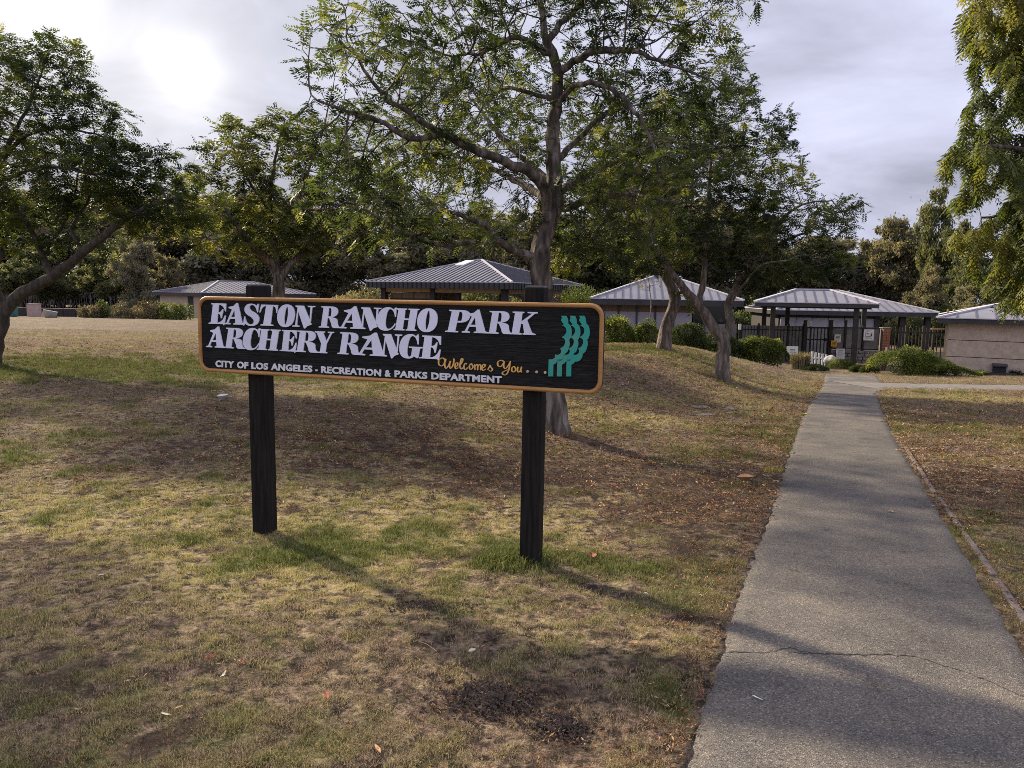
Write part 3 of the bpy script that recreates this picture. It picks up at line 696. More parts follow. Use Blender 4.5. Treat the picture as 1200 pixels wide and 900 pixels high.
    def plate(name, loops, mat, depth=.009, parent=sign, y=FY):
        cu = bpy.data.curves.new(name, 'CURVE'); cu.dimensions = '2D'; cu.fill_mode = 'BOTH'; cu.extrude = depth / 2
        for lp in loops:
            s = cu.splines.new('POLY'); s.points.add(len(lp) - 1)
            for i, p in enumerate(lp): s.points[i].co = (p[0], p[1], 0, 1)
            s.use_cyclic_u = True
        tmp = bpy.data.objects.new('tmp', cu); COL.objects.link(tmp)
        me = bpy.data.meshes.new_from_object(tmp.evaluated_get(bpy.context.evaluated_depsgraph_get())); bpy.data.objects.remove(tmp)
        for v in me.vertices: v.co = Vector((v.co.x, y - v.co.z - depth / 2 + .001, v.co.y))
        me.materials.clear(); me.materials.append(mat); me.name = name
        o = bpy.data.objects.new(name, me); COL.objects.link(o); o.parent = parent; return o
    # baselines and cap lines measured in the photograph, brought onto the board plane
    def lin(a, b, x): return a[1] + (b[1] - a[1]) * (x - a[0]) / (b[0] - a[0])
    lines = [
      ((245.2, 379.2), (627, 392.6), (247.5, 355.2), (630.4, 365.8), [('E', 245.2, 265.5), ('A', 263.5, 287), ('S', 285.6, 305.2), ('T', 304.6, 326.4), ('O', 324.8, 347), ('N', 343.4, 370), ('R', 374.2, 399.8), ('A', 396.8, 428.2), ('N', 420.4, 447.4), ('C', 441.6, 466.6), ('H', 461.8, 492), ('O', 488.6, 514.2), ('P', 522, 551.4), ('A', 541.6, 572), ('R', 570.6, 601), ('K', 597.2, 630.6)]),
      ((242.2, 406.6), (512.8, 420.8), (257, 383.6), (516.9, 393.8), [('A', 242.2, 264.4), ('R', 262.8, 288.2), ('C', 285, 306.6), ('H', 301.6, 329.6), ('E', 328.4, 348.4), ('R', 346, 374), ('Y', 369.6, 392), ('R', 396, 423.8), ('A', 417, 453.8), ('N', 445.6, 471.6), ('G', 467.8, 496), ('E', 491.6, 517.2)]),
    ]
    for (bl0, bl1, cp0, cp1, chars) in lines:
        for ci_, (ch, x0, x1) in enumerate(chars):
            loops = []
            for lp in glyph(ch):
                q = []
                for (u, v) in lp:
                    px = x0 + (x1 - x0) * u; yb = lin(bl0, bl1, px); yt = lin(cp0, cp1, px)
                    q.append(uv(px, yb + (yt - yb) * v))
                loops.append(q)
            plate('letter', loops, M['letter'], .0085 + .0005 * (ci_ % 3))
    # script lettering: golden pen strokes (photograph zoom coordinates)
    zc = lambda x, y: uv(510 + x / 8.185, 350 + y / 8.185)
    script = [
      [[(100, 592), (72, 568), (38, 590), (38, 632), (66, 645), (92, 618), (104, 580)], [(100, 575), (92, 625), (104, 668), (128, 645), (148, 598)], [(150, 598), (138, 640), (150, 668), (172, 640), (182, 592), (176, 574)]],
      [[(192, 656), (216, 640), (218, 618), (204, 616), (192, 640), (200, 672), (224, 660)]],
      [[(232, 652), (258, 610), (266, 582), (254, 576), (244, 610), (240, 650), (252, 674), (270, 660)]],
      [[(306, 628), (292, 620), (278, 644), (282, 674), (300, 676), (312, 660)]],
      [[(348, 622), (332, 640), (332, 670), (350, 676), (364, 652), (348, 622)]],
      [[(380, 630), (384, 684)], [(384, 650), (402, 630), (410, 644), (408, 686)], [(410, 650), (428, 632), (438, 646), (438, 686)]],
      [[(450, 668), (476, 652), (480, 632), (464, 630), (450, 656), (460, 688), (488, 674)]],
      [[(506, 682), (530, 640), (532, 652), (550, 676), (540, 694), (516, 690)]],
      [[(664, 612), (640, 590), (604, 606), (604, 642), (632, 650), (656, 618)], [(664, 600), (658, 650), (676, 670), (706, 636), (724, 600)], [(720, 606), (708, 680), (682, 728), (652, 726), (650, 704), (700, 680)]],
      [[(758, 648), (738, 664), (738, 694), (758, 702), (774, 678), (758, 648)]],
      [[(796, 652), (790, 686), (800, 704), (818, 690), (830, 652)], [(830, 652), (822, 692), (834, 706)]],
    ]
    def cat(P, k=5):
        if len(P) < 3: return P
        Q = [P[0]] + P + [P[-1]]; o = []
        for i in range(1, len(Q) - 2):
            p0, p1, p2, p3 = (Vector(Q[i + j]) for j in (-1, 0, 1, 2))
            for j in range(k):
                t = j / k; o.append(tuple(.5 * ((2 * p1) + (p2 - p0) * t + (2 * p0 - 5 * p1 + 4 * p2 - p3) * t * t + (3 * p1 - p0 - 3 * p2 + p3) * t ** 3)))
        o.append(P[-1]); return o
    for li, strokes in enumerate(script):
        V = []; F = []
        for st in strokes:
            P = cat(st); n0 = len(V)
            for j, p in enumerate(P):
                a = Vector(P[max(0, j - 1)]); b = Vector(P[min(len(P) - 1, j + 1)]); d = (b - a).normalized(); nrm = Vector((-d.y, d.x))
                down = abs(d.y); w = (3.6 + 4.4 * down ** 2) * (.75 if j in (0, len(P) - 1) else 1)
                for sx, dy in ((-1, 0.0), (-.8, -.006), (.8, -.006), (1, 0.0)):
                    x, z = zc(p[0] + nrm.x * w * sx, p[1] + nrm.y * w * sx); V.append((x, FY + dy - .0005 * (len(F) % 7) / 7, z))
                if j:
                    a = n0 + 4 * (j - 1); F += [(a + i, a + 4 + i, a + 5 + i, a + 1 + i) for i in range(3)]
            F += [(n0, n0 + 1, n0 + 2, n0 + 3), tuple(n0 + 4 * (len(P) - 1) + i for i in (3, 2, 1, 0))]
        mk('script_letter', V, F, M['letter_gold'], sign)
    for (x, y) in ((888, 697), (974, 702), (1056, 707)):
        c = [(x + 13 * math.cos(a * .524), y + 13 * math.sin(a * .524)) for a in range(12)]
        plate('dot', [[zc(*p) for p in c]], M['dot'], .007)
    # small sans capitals, from Blender's own font, one part per word, bent onto the measured baseline
    words = [('CITY', 253.2, 274.8), ('OF', 278.4, 291.4), ('LOS', 295.2, 314.6), ('ANGELES', 318, 366.4), ('-', 370, 372.8), ('RECREATION', 376.8, 447), ('&', 451.4, 458.4), ('PARKS', 462.8, 501.2), ('DEPARTMENT', 505.8, 588.4)]
    for (w, x0, x1) in words:
        cu = bpy.data.curves.new('t', 'FONT'); cu.body = w; cu.offset = .042; cu.space_character = 1.06; cu.resolution_u = 3; cu.extrude = .05
        tmp = bpy.data.objects.new('tmp', cu); COL.objects.link(tmp)
        me = bpy.data.meshes.new_from_object(tmp.evaluated_get(bpy.context.evaluated_depsgraph_get())); bpy.data.objects.remove(tmp)
        xs = [v.co.x for v in me.vertices]; mn, mx_ = min(xs), max(xs)
        for v in me.vertices:
            px = x0 + (x1 - x0) * (v.co.x - mn) / (mx_ - mn); yb = lin((253.3, 429.4), (588.2, 448.6), px); yt = lin((253.3, 422.4), (588.2, 441.2), px)
            vv = v.co.y / .70
            x, z = uv(px, yb + (yt - yb) * vv); v.co = Vector((x, FY - .004 + v.co.z * -.06, z))
        me.materials.clear(); me.materials.append(M['letter_small'])
        o = bpy.data.objects.new('small_lettering', me); COL.objects.link(o); o.parent = sign
    # teal emblem: three rippling bands
    def bez(pts):
        o = [pts[0]]
        for q in pts[1:]:
            if len(q) == 2: o.append(q); continue
            a = o[-1]
            for i in range(1, 9):
                t = i / 8; o.append(((1 - t) ** 2 * a[0] + 2 * t * (1 - t) * q[0] + t * t * q[2], (1 - t) ** 2 * a[1] + 2 * t * (1 - t) * q[1] + t * t * q[3]))
        return o
    band = bez([(590, 150), (606, 166, 590, 188), (600, 205, 616, 226), (600, 236), (640, 246, 638, 284), (634, 318, 602, 334), (600, 342), (634, 352, 626, 388), (618, 424, 590, 432), (584, 438), (602, 466, 580, 486), (560, 498, 542, 490), (536, 496), (544, 516, 526, 526), (508, 536, 482, 532), (478, 682), (522, 682), (524, 578), (546, 574, 554, 552), (594, 556, 608, 528), (624, 510, 622, 484), (652, 472, 660, 430), (674, 396, 662, 362), (690, 330, 684, 280), (682, 236, 654, 218), (656, 180, 638, 150)])
    for k, (dx, dy) in enumerate(((-158, 0), (-82, 0), (0, 0))):
        P = [uv(600 + (x + dx) / 7.5, 350 + (y + dy * 1.0 + (0 if y < 500 else (0, 0, 0)[k])) / 7.5) for x, y in band]
        plate('emblem_band', [P], M['teal'], .008)
    return sign
build_sign()

# ------------------------------------------------------------------ trees
def tubes(paths, sides_fn):
    """paths: list of (points Nx3, radii N) -> one mesh of tapered tubes"""
    V = []; F = []; n0 = 0
    for P, r in paths:
        n = len(P)
        if n < 2: continue
        k = sides_fn(float(r.max()))
        T = np.gradient(P, axis=0); T /= np.linalg.norm(T, axis=1, keepdims=True) + 1e-9
        ref = np.array([.3, .9, .1]); ref = ref if abs(T[0] @ ref) < .9 else np.array([1., 0, 0])
        U = np.cross(T, ref); U /= np.linalg.norm(U, axis=1, keepdims=True) + 1e-9; W = np.cross(T, U)
        a = np.arange(k) * 2 * np.pi / k
        ring = P[:, None, :] + r[:, None, None] * (np.cos(a)[None, :, None] * U[:, None, :] + np.sin(a)[None, :, None] * W[:, None, :])
        V.append(ring.reshape(-1, 3))
        i = np.arange(n - 1)[:, None] * k; j = np.arange(k)[None, :]; j2 = (j + 1) % k
        F.append((np.stack([i + j, i + j2, i + k + j2, i + k + j], -1).reshape(-1, 4) + n0)); n0 += n * k
    return np.concatenate(V), np.concatenate(F)

def grow(limbs, attr, step, kill, reach, rg, iters=400, jitter=.18, up=0.0):
    """space colonisation from fixed limb polylines. returns pos, parent, depth"""
    pos = []; par = []; fixed_r = []
    for (P, r, start) in limbs:       # start = index of parent node or -1
        prev = start
        for k in range(len(P)):
            if k == 0 and start >= 0: continue
            pos.append(P[k]); par.append(prev); fixed_r.append(r[k]); prev = len(pos) - 1
    pos = list(map(np.array, pos)); nfix = len(pos)
    A = attr.copy(); Pm = np.array(pos)
    D = np.full(len(A), 1e9); I = np.zeros(len(A), int)
    for s in range(0, len(Pm), 64):
        d = np.linalg.norm(A[:, None] - Pm[None, s:s + 64], axis=2); m = d.min(1); j = d.argmin(1) + s; u = m < D; D[u] = m[u]; I[u] = j[u]
    kids = {}
    for it in range(iters):
        act = D < reach
        if not act.any() or len(A) == 0: break
        idx = I[act]; dirs = A[act] - np.array(pos)[idx]; dirs /= np.linalg.norm(dirs, axis=1, keepdims=True) + 1e-9
        un, inv = np.unique(idx, return_inverse=True); S = np.zeros((len(un), 3)); np.add.at(S, inv, dirs)
        new = []
        for q, node in enumerate(un):
            if kids.get(node, 0) > 3: continue
            d = S[q] + rg.normal(0, jitter, 3); d[2] += up; d /= np.linalg.norm(d) + 1e-9
            kids[node] = kids.get(node, 0) + 1
            new.append(pos[node] + d * step); par.append(int(node))
        if not new: break
        base = len(pos); pos += new; Nw = np.array(new)
        dn = np.linalg.norm(A[:, None] - Nw[None], axis=2); m = dn.min(1); j = dn.argmin(1) + base; u = m < D; D[u] = m[u]; I[u] = j[u]
        keep = D > kill; A, D, I = A[keep], D[keep], I[keep]
        if len(pos) > 14000: break
    return np.array(pos), np.array(par), nfix, np.array(fixed_r)

def frond_mesh(base, dirv, length, npair, leaf_l, leaf_w, droop, rg, tone, flat=.35):
    """many compound leaves at once: base (K,3), dir (K,3)"""
    K = len(base); up = np.array([0, 0, 1.0])
    side = np.cross(dirv, up); side /= np.linalg.norm(side, axis=1, keepdims=True) + 1e-6
    roll = rg.normal(0, flat, K)[:, None]; nrm = np.cross(side, dirv); side = side * np.cos(roll) + nrm * np.sin(roll)
    V = []; T = []
    for i in range(npair):
        t = (i + .6) / npair; p = base + dirv * (length * t)[:, None] - up * (droop * length * t * t)[:, None]
        prof = math.sin(math.pi * min(1, .18 + .8 * t)) ** .6 * (1 if i < npair - 1 else .9)
        for s in (-1, 1):
            ld = side * s * .9 + dirv * .55 - up * (.15 + rg.random((K, 1)) * .3); ld /= np.linalg.norm(ld, axis=1, keepdims=True)
            L_ = (leaf_l * prof * rg.uniform(.75, 1.15, K))[:, None]; wv = np.cross(ld, np.cross(side * s, dirv) + rg.normal(0, .25, (K, 3))); wv /= np.linalg.norm(wv, axis=1, keepdims=True) + 1e-6
            wv = wv * (leaf_w * prof)
            V.append(np.stack([p, p + ld * L_ * .45 + wv, p + ld * L_, p + ld * L_ * .45 - wv], 1)); T.append(tone)
    V = np.stack(V, 1); n = V.shape[0] * V.shape[1]; T = np.repeat(np.stack(T, 1).reshape(-1), 4)
    V = V.reshape(-1, 3); F = np.arange(n * 4).reshape(-1, 4); return V, F, T

def limb_from_pix(pts, Y0, r0, r1, step=.12, wig=.015, rg=None):
    P = np.array([list(at(x, y, Y0 + d)) for x, y, d in pts]); 
    # catmull through points then resample
    out = []
    Q = np.vstack([2 * P[0] - P[1], P, 2 * P[-1] - P[-2]])
    for i in range(1, len(Q) - 2):
        p0, p1, p2, p3 = Q[i - 1:i + 3]; k = max(2, int(np.linalg.norm(p2 - p1) / step))
        for j in range(k):
            t = j / k; out.append(.5 * ((2 * p1) + (p2 - p0) * t + (2 * p0 - 5 * p1 + 4 * p2 - p3) * t * t + (3 * p1 - p0 - 3 * p2 + p3) * t ** 3))
    out.append(P[-1]); out = np.array(out); n = len(out)
    if rg is not None and n > 4: out[1:-1] += rg.normal(0, wig, (n - 2, 3))
    return out, np.linspace(r0, r1, n)

def make_tree(name, label, base_px, limbs_px, blobs, n_attr, leafm, barkm, rg_seed, Y0=None, step=.14, kill=.24, frond=(.26, 8, .075, .010, .25), per_tip=2.2, tip_r=.0035, pw=2.25, thin=5, group=None, jitter=.18, rfac=1.0, tone_mu=.42, ragged=.5, hang=False):
    rg = np.random.default_rng(rg_seed)
    b = G(*base_px) if Y0 is None else at(base_px[0], base_px[1], Y0)
    Y0 = b.y
    root = thing(name, label, 'tree', (b.x, b.y, float(tz(b.x, b.y))), 0, group)
    o = np.array([b.x, b.y, float(tz(b.x, b.y))])
    limbs = []; flat = []
    for k, (pts, r0, r1) in enumerate(limbs_px):
        P, r = limb_from_pix(pts, Y0, r0, r1, step, .008 + .10 * r1, rg)
        if k == 0: P[0, 2] = o[2] - .15; start = -1
        else:
            F_ = np.array(flat); start = int(np.argmin(np.linalg.norm(F_ - P[0], axis=1))); P[0] = F_[start]
        limbs.append((P, r, start)); 
        flat += [tuple(p) for p in (P if start < 0 else P[1:])]
    A = []
    w = np.array([bl[3] * bl[4] * bl[5] for bl in blobs]) ** .9; w = w / w.sum()
    for bl, ww in zip(blobs, w):
        n = int(n_attr * ww); u = rg.normal(0, 1, (n, 3)); u /= np.linalg.norm(u, axis=1, keepdims=True); u *= (rg.random((n, 1)) ** (.40))
        c = np.array(list(at(bl[0], bl[1], Y0 + bl[2]))); pts = c + u * np.array([bl[3], bl[5], bl[4]])
        # ragged: drop by 3d-ish noise for holes
        ns = fbm(pts[:, 0] * 1.1 / max(.5, step * 6) + pts[:, 2] * .7, pts[:, 2] * 1.3 / max(.5, step * 6) + pts[:, 1] * .9, 3)
        ns = .5 * ns + .5 * fbm(pts[:, 0] * 2.6 / max(.5, step * 6) + 7, pts[:, 2] * 2.9 / max(.5, step * 6) + pts[:, 1] * 1.4, 2)
        A.append(pts[ns > .40 + .09 * ragged])
    A = np.concatenate(A)
    pos, par, nfix, fr = grow(limbs, A, step, kill, 6.0 * max(1, step * 5), rg, jitter=jitter)
    n = len(pos); child = [[] for _ in range(n)]
    for i, p in enumerate(par):
        if p >= 0: child[p].append(i)
    cnt = np.zeros(n); rad = np.zeros(n); hgt = np.zeros(n, int)
    for i in range(n - 1, -1, -1):
        if not child[i]: rad[i] = tip_r; hgt[i] = 0
        else:
            rad[i] = (sum(rad[c] ** pw for c in child[i])) ** (1 / pw) * 1.004; hgt[i] = 1 + max(hgt[c] for c in child[i])
    rad = rad * rfac
    rad[:nfix] = np.maximum(fr, np.minimum(rad[:nfix], fr * 1.3))
    for i in range(nfix, n):
        if par[i] >= 0: rad[i] = min(rad[i], rad[par[i]] * .92)
    # chains
    paths = []; stack = [(0, None)]; roots = [i for i in range(n) if par[i] < 0]; stack = [(r_, None) for r_ in roots]
    while stack:
        i, p = stack.pop(); ch = [] if p is None else [p]; cur = i
        while True:
            ch.append(cur); cs = child[cur]
            if not cs: break
            cs = sorted(cs, key=lambda c: -rad[c])
            for c in cs[1:]: stack.append((c, cur))
            cur = cs[0]
        P = pos[ch]; rr = rad[ch].copy()
        if p is not None: rr[0] = min(rr[0], rr[1] * 1.25 if len(rr) > 1 else rr[0])
        paths.append((P, rr))
    main = [q for q in paths if q[1].max() > tip_r * 5]; twigs = [q for q in paths if q[1].max() <= tip_r * 5]
    # root flare on the trunk
    P, rr = main[0] if len(main) else paths[0]
    hh = P[:, 2] - o[2]; rr *= 1 + .32 * np.exp(-np.maximum(hh, 0) / .12)
    V, F = tubes(main, lambda r: 18 if r > .05 else (7 if r > .02 else 5)); V = V - o
    ka = V * np.array([15, 15, 5]); V = V + ((np.stack([fbm(ka[:, 0] + ka[:, 2] * .5, ka[:, 1] + 3, 2), fbm(ka[:, 1] + ka[:, 2] * .5, ka[:, 0] + 9, 2), fbm(ka[:, 2], ka[:, 1], 2)], -1) - .5) * np.array([.05, .05, .01])) * (np.linalg.norm(V[:, :2], axis=1, keepdims=True) < .6) * (V[:, 2:3] < 2.2)
    mk('trunk', V, F, barkm, root, smooth=True)
    # foliage
    src = np.where((hgt <= thin) & (np.arange(n) >= nfix // 3))[0]; src = src[rg.random(len(src)) < np.clip(1.25 - .13 * hgt[src], .3, 1)]
    rep = rg.poisson(per_tip, len(src)); src = np.repeat(src, rep)
    pp = pos[par[src]]; d = pos[src] - pp; d /= np.linalg.norm(d, axis=1, keepdims=True) + 1e-9
    L0, npair, ll, lw, dr = frond
    K = len(src); base = pp + (pos[src] - pp) * rg.random((K, 1))
    rnd = rg.normal(0, 1, (K, 3)); rnd[:, 2] *= .45
    dv = d * .7 + rnd * .75
    if hang: dv = d * .15 + rnd * .35; dv[:, 2] -= .9
    else: dv[:, 2] += .05
    dv /= np.linalg.norm(dv, axis=1, keepdims=True)
    cl = fbm(base[:, 0] * 1.2 + base[:, 2], base[:, 2] * 1.2 - base[:, 1], 2)
    tone = np.clip(tone_mu + (cl - .5) * 1.5 + rg.normal(0, .17, K), 0, 1)
    LV, LF, LT = frond_mesh(base, dv, L0 * rg.uniform(.6, 1.2, K), npair, ll, lw, dr, rg, tone)
    cr = mk('crown', LV - o, LF, leafm, root, tone=LT)
    if twigs:
        V, F = tubes(twigs, lambda r: 3); mk('twig_spray', V - o, F, barkm, cr)['kind'] = 'stuff'
    print(name, 'nodes', n, 'fronds', K, 'leaf tris', len(LF) * 2)
    return root

# main tree behind the sign
make_tree('spreading_tree', 'large feathery tree with grey trunk rising right behind the sign', (652, 508), [
    ([(652, 512, 0), (650, 480, 0), (643, 420, 0), (636, 350, 0), (633, 300, 0), (640, 264, .08), (650, 240, .15), (649, 200, .2), (648, 160, .25), (652, 120, .3), (655, 84, .3), (641, 50, .3), (634, 10, .4), (622, -50, .5)], .138, .022),
    ([(634, 303, 0), (612, 298, -.1), (588, 286, -.3), (568, 264, -.5), (540, 252, -.7), (505, 246, -1)], .055, .014),
    ([(588, 288, -.3), (560, 286, -.4), (520, 287, -.7), (490, 280, -.9), (455, 262, -1.2)], .034, .010),
    ([(646, 248, .1), (632, 212, -.1), (600, 192, -.4), (562, 178, -.7), (520, 158, -1.0), (478, 132, -1.3), (448, 110, -1.5), (425, 80, -1.6)], .075, .012),
    ([(520, 158, -1.0), (480, 162, -1.2), (440, 140, -1.4), (400, 128, -1.7), (372, 118, -1.8)], .03, .008),
    ([(649, 244, .15), (676, 240, 0), (706, 232, -.3), (740, 228, -.6), (780, 236, -.9)], .05, .012),
    ([(651, 130, .3), (668, 104, 0), (700, 98, -.3), (738, 122, -.6), (764, 170, -.9), (775, 215, -1.0)], .035, .008),
    ([(649, 118, .3), (612, 105, .5), (578, 108, .9), (558, 140, 1.1)], .03, .008),
    ([(654, 84, .3), (690, 62, 0), (740, 60, -.4), (785, 78, -.8)], .045, .01),
    ([(648, 66, .3), (608, 44, 0), (565, 60, -.3), (530, 66, -.6)], .035, .01),
    ([(640, 48, .3), (676, 10, .5), (730, -30, .6)], .035, .01),
    ([(652, 190, .2), (690, 150, .8), (740, 110, 1.5)], .045, .01),
    ([(645, 215, .2), (596, 170, 1.0), (548, 110, 1.8)], .045, .01),
    ([(648, 228, .2), (700, 200, 1.0), (770, 170, 1.6)], .04, .01),
    ([(646, 236, .2), (610, 215, 1.2), (560, 190, 2.2), (500, 175, 3.0)], .045, .012),
  ],
  [(640, 20, 0, 1.3, .8, 1.4), (455, 95, -1.2, .95, .65, .9), (385, 70, -1.7, .45, .45, .5), (395, 160, -1.5, .55, .35, .6), (545, 50, -.2, 1.0, .6, 1.1), (770, 55, -.4, .9, .9, 1.2), (470, 225, -.9, 1.15, .45, 1.0), (560, 165, .3, .9, .65, 1.5), (745, 215, -.4, .9, .6, 1.3), (720, -40, .4, 1.6, .6, 1.4), (560, -40, .3, 1.3, .5, 1.2), (450, 275, -1.0, .6, .22, .6), (720, 120, .6, .9, .6, 1.2), (415, 215, -1.2, .5, .35, .6), (690, 280, .2, .6, .25, .7), (800, 150, .2, .9, 1.0, 1.2), (440, 20, -.6, .7, .5, .8), (660, -60, 0, 1.8, .6, 1.4), (820, -10, .2, .8, .6, 1), (600, 270, .4, .8, .25, .8), (405, 230, -1.2, .7, .4, .7), (530, 272, -.6, .8, .25, .8), (480, 180, -.8, .9, .5, .9), (470, 165, 3.0, 1.5, .7, 1.4), (575, 120, 3.2, 1.5, .8, 1.4), (510, 250, 2.6, 1.3, .4, 1.2), (740, 290, 0, .8, .35, .9), (700, 200, 2.0, 1.4, .9, 1.2)],
  12500, M['lf_main'], M['bark'], 31, step=.10, kill=.12, frond=(.21, 8, .062, .0105, .25), per_tip=1.75, tip_r=.0042, ragged=.75, jitter=.28, thin=5, rfac=.95)

# two trees on the mound
make_tree('forked_tree', 'slender tree forking low above the path with a wide dark crown', (847, 445), [
    ([(846, 448, 0), (846, 425, 0), (848, 402, 0), (832, 378, 0), (812, 350, -.2), (795, 330, -.4), (780, 310, -.6), (768, 285, -.8), (760, 250, -1)], .17, .035),
    ([(848, 404, 0), (856, 378, .1), (853, 360, .2), (862, 335, .3), (872, 322, .4), (890, 300, .6), (915, 285, .8), (950, 270, 1)], .10, .025),
    ([(818, 356, -.1), (824, 330, 0), (826, 295, .2), (830, 250, .4), (832, 200, .5), (835, 140, .6)], .075, .015),
    ([(890, 300, .6), (912, 262, .4), (940, 240, .2), (975, 235, 0)], .035, .012),
    ([(853, 360, .2), (874, 330, -.2), (895, 310, -.6), (925, 305, -1)], .035, .012),
    ([(768, 285, -.8), (795, 240, -1.2), (830, 190, -1.5)], .035, .012),
  ],
  [(930, 262, 0, 1.5, .75, 1.6), (985, 245, 0, .7, .45, .7), (870, 190, 0, 1.4, 1.0, 1.5), (840, 110, 0, 1.0, .9, 1.0), (800, 260, -.4, 1.2, .8, 1.5), (950, 305, .2, .8, .35, 1), (900, 155, .4, .8, .6, 1), (790, 170, 0, 1, 1, 1.2), (850, 60, 0, .6, .6, .6), (860, 285, 0, 1, .5, 1.2), (760, 215, .2, 1.0, 1.2, 1.3), (900, 225, 0, 1.3, .8, 1.4), (955, 312, 0, 1.2, .38, 1.3), (870, 318, .3, 1.1, .35, 1.2), (740, 290, -.3, 1.2, .6, 1.2)],
  9000, M['lf_main'], M['bark_pale'], 32, step=.15, kill=.17, frond=(.27, 6, .095, .017, .25), per_tip=2.9, tip_r=.004, ragged=.6, tone_mu=.33, thin=4)
make_tree('leaning_tree', 'pale curved trunk leaning at the crest of the mound beside green bushes', (778, 403), [
    ([(778, 406, 0), (780, 388, 0), (785, 370, 0), (791, 350, 0), (786, 335, 0), (778, 320, 0), (768, 300, 0), (752, 270, 0), (735, 230, 0), (720, 180, .2)], .19, .03),
    ([(780, 322, 0), (796, 300, .4), (806, 270, .7), (812, 220, 1)], .08, .02),
    ([(768, 300, 0), (740, 285, -.4), (712, 270, -.8), (685, 250, -1)], .06, .02),
    ([(790, 352, 0), (800, 340, -.2), (806, 352, -.3)], .03, .01),
  ],
  [(740, 220, 0, 1.9, 1.3, 1.8), (700, 280, -.3, 1.3, .7, 1.4), (800, 170, .5, 1.6, 1.5, 1.5), (760, 300, 0, 1.4, .5, 1.3), (655, 300, .5, .8, .6, .9), (807, 353, -.3, .22, .22, .22)],
  6000, M['lf_yel'], M['bark_pale'], 33, Y0=21.5, step=.20, kill=.25, frond=(.36, 5, .14, .027, .25), per_tip=3.6, tip_r=.005, ragged=.5, tone_mu=.36, thin=4)
# tree behind the sign's left post
make_tree('open_crowned_tree', 'mid-distance tree forking just above the left post of the sign', (327, 408), [
    ([(327, 410, 0), (327, 380, 0), (326, 350, 0), (326, 325, 0), (318, 308, 0), (300, 292, -.4), (282, 270, -.8), (262, 240, -1)], .24, .04),
    ([(326, 328, 0), (336, 312, .2), (350, 300, .4), (366, 280, .6), (378, 240, .8)], .13, .03),
    ([(326, 325, 0), (322, 290, .2), (316, 240, .3), (322, 190, .4), (330, 150, .5)], .11, .02),
    ([(318, 308, 0), (296, 300, .4), (270, 296, .8), (246, 290, 1.2)], .06, .02),
    ([(322, 270, .2), (350, 230, 0), (365, 190, 0), (372, 160, 0)], .06, .015),
    ([(318, 250, .2), (290, 210, 0), (272, 170, 0)], .06, .015),
  ],
  [(300, 175, 0, 1.6, 1.0, 1.6), (345, 165, 0, 1.2, .9, 1.4), (370, 245, 0, 1.3, 1.2, 1.4), (265, 265, 0, 1.4, .8, 1.5), (320, 235, .5, 1.8, 1.1, 1.6), (300, 290, 0, 1.9, .35, 1.5), (395, 285, 0, 1.2, .5, 1.2), (255, 175, 0, .6, .5, .6), (415, 230, 0, 1.7, 1.1, 1.5), (455, 255, .6, 1.3, .7, 1.3), (380, 180, .3, 1.3, .8, 1.3), (235, 260, 0, 1.2, .6, 1.2), (245, 225, 0, 1.1, .7, 1.2), (430, 270, 0, 1.0, .5, 1.0)],
  10500, M['lf_yel'], M['bark'], 34, step=.22, kill=.27, frond=(.38, 5, .15, .027, .25), per_tip=4.2, tip_r=.0055, ragged=.85, tone_mu=.42, thin=4, jitter=.25)
# left edge tree
make_tree('left_edge_tree', 'broad dark-crowned tree leaning in from the left edge of the lawn', (-8, 428), [
    ([(-10, 430, 0), (-6, 405, 0), (0, 380, 0), (8, 360, 0), (26, 345, 0), (60, 325, -.3), (98, 296, -.6), (130, 270, -.9), (165, 245, -1.2), (205, 232, -1.4)], .155, .025),
    ([(2, 372, 0), (-6, 340, .2), (-22, 300, .5), (-40, 240, .8), (-50, 180, 1), (-60, 120, 1)], .11, .025),
    ([(60, 325, -.3), (46, 290, 0), (28, 255, .3), (8, 235, .5), (-15, 200, .6)], .07, .02),
    ([(10, 300, .2), (-14, 280, .3), (-24, 220, .3), (0, 190, .2), (30, 160, 0), (70, 150, -.2), (120, 160, -.4)], .07, .012),
    ([(0, 190, .2), (12, 165, .2), (36, 120, .2), (50, 80, .2)], .04, .01),
    ([(98, 296, -.6), (84, 268, -.3), (100, 240, -.1), (120, 205, 0)], .04, .012),
    ([(46, 292, 0), (70, 270, .3), (84, 240, .5), (92, 200, .6)], .04, .012),
    ([(-24, 220, .3), (20, 205, -.4), (60, 195, -.8), (110, 205, -1)], .045, .012),
  ],
  [(40, 90, 0, 1.1, .55, 1.5), (100, 140, 0, 1.0, .6, 1.5), (-30, 100, 0, 1.4, .9, 1.6), (165, 200, -.7, 1.2, .62, 1.3), (222, 238, -1, .85, .55, .9), (130, 232, -.5, 1.4, .4, 1.2), (40, 250, .4, 1.2, .45, 1.4), (30, 165, .6, 1.1, .5, 1.2), (-60, 220, .5, 1.2, 1.2, 1.6), (85, 285, .3, 1.1, .22, 1.2), (-20, 285, .5, .8, .4, 1), (60, 60, .3, .7, .35, 1), (180, 255, -.8, 1.0, .4, 1.0), (70, 200, -.3, 1.3, .5, 1.3), (-10, 60, .5, 1.0, .5, 1.2)],
  8500, M['lf_left'], M['bark_dark'], 35, step=.15, kill=.165, frond=(.27, 6, .092, .016, .25), per_tip=4.0, tip_r=.004, ragged=.8, tone_mu=.36, thin=4, jitter=.22)
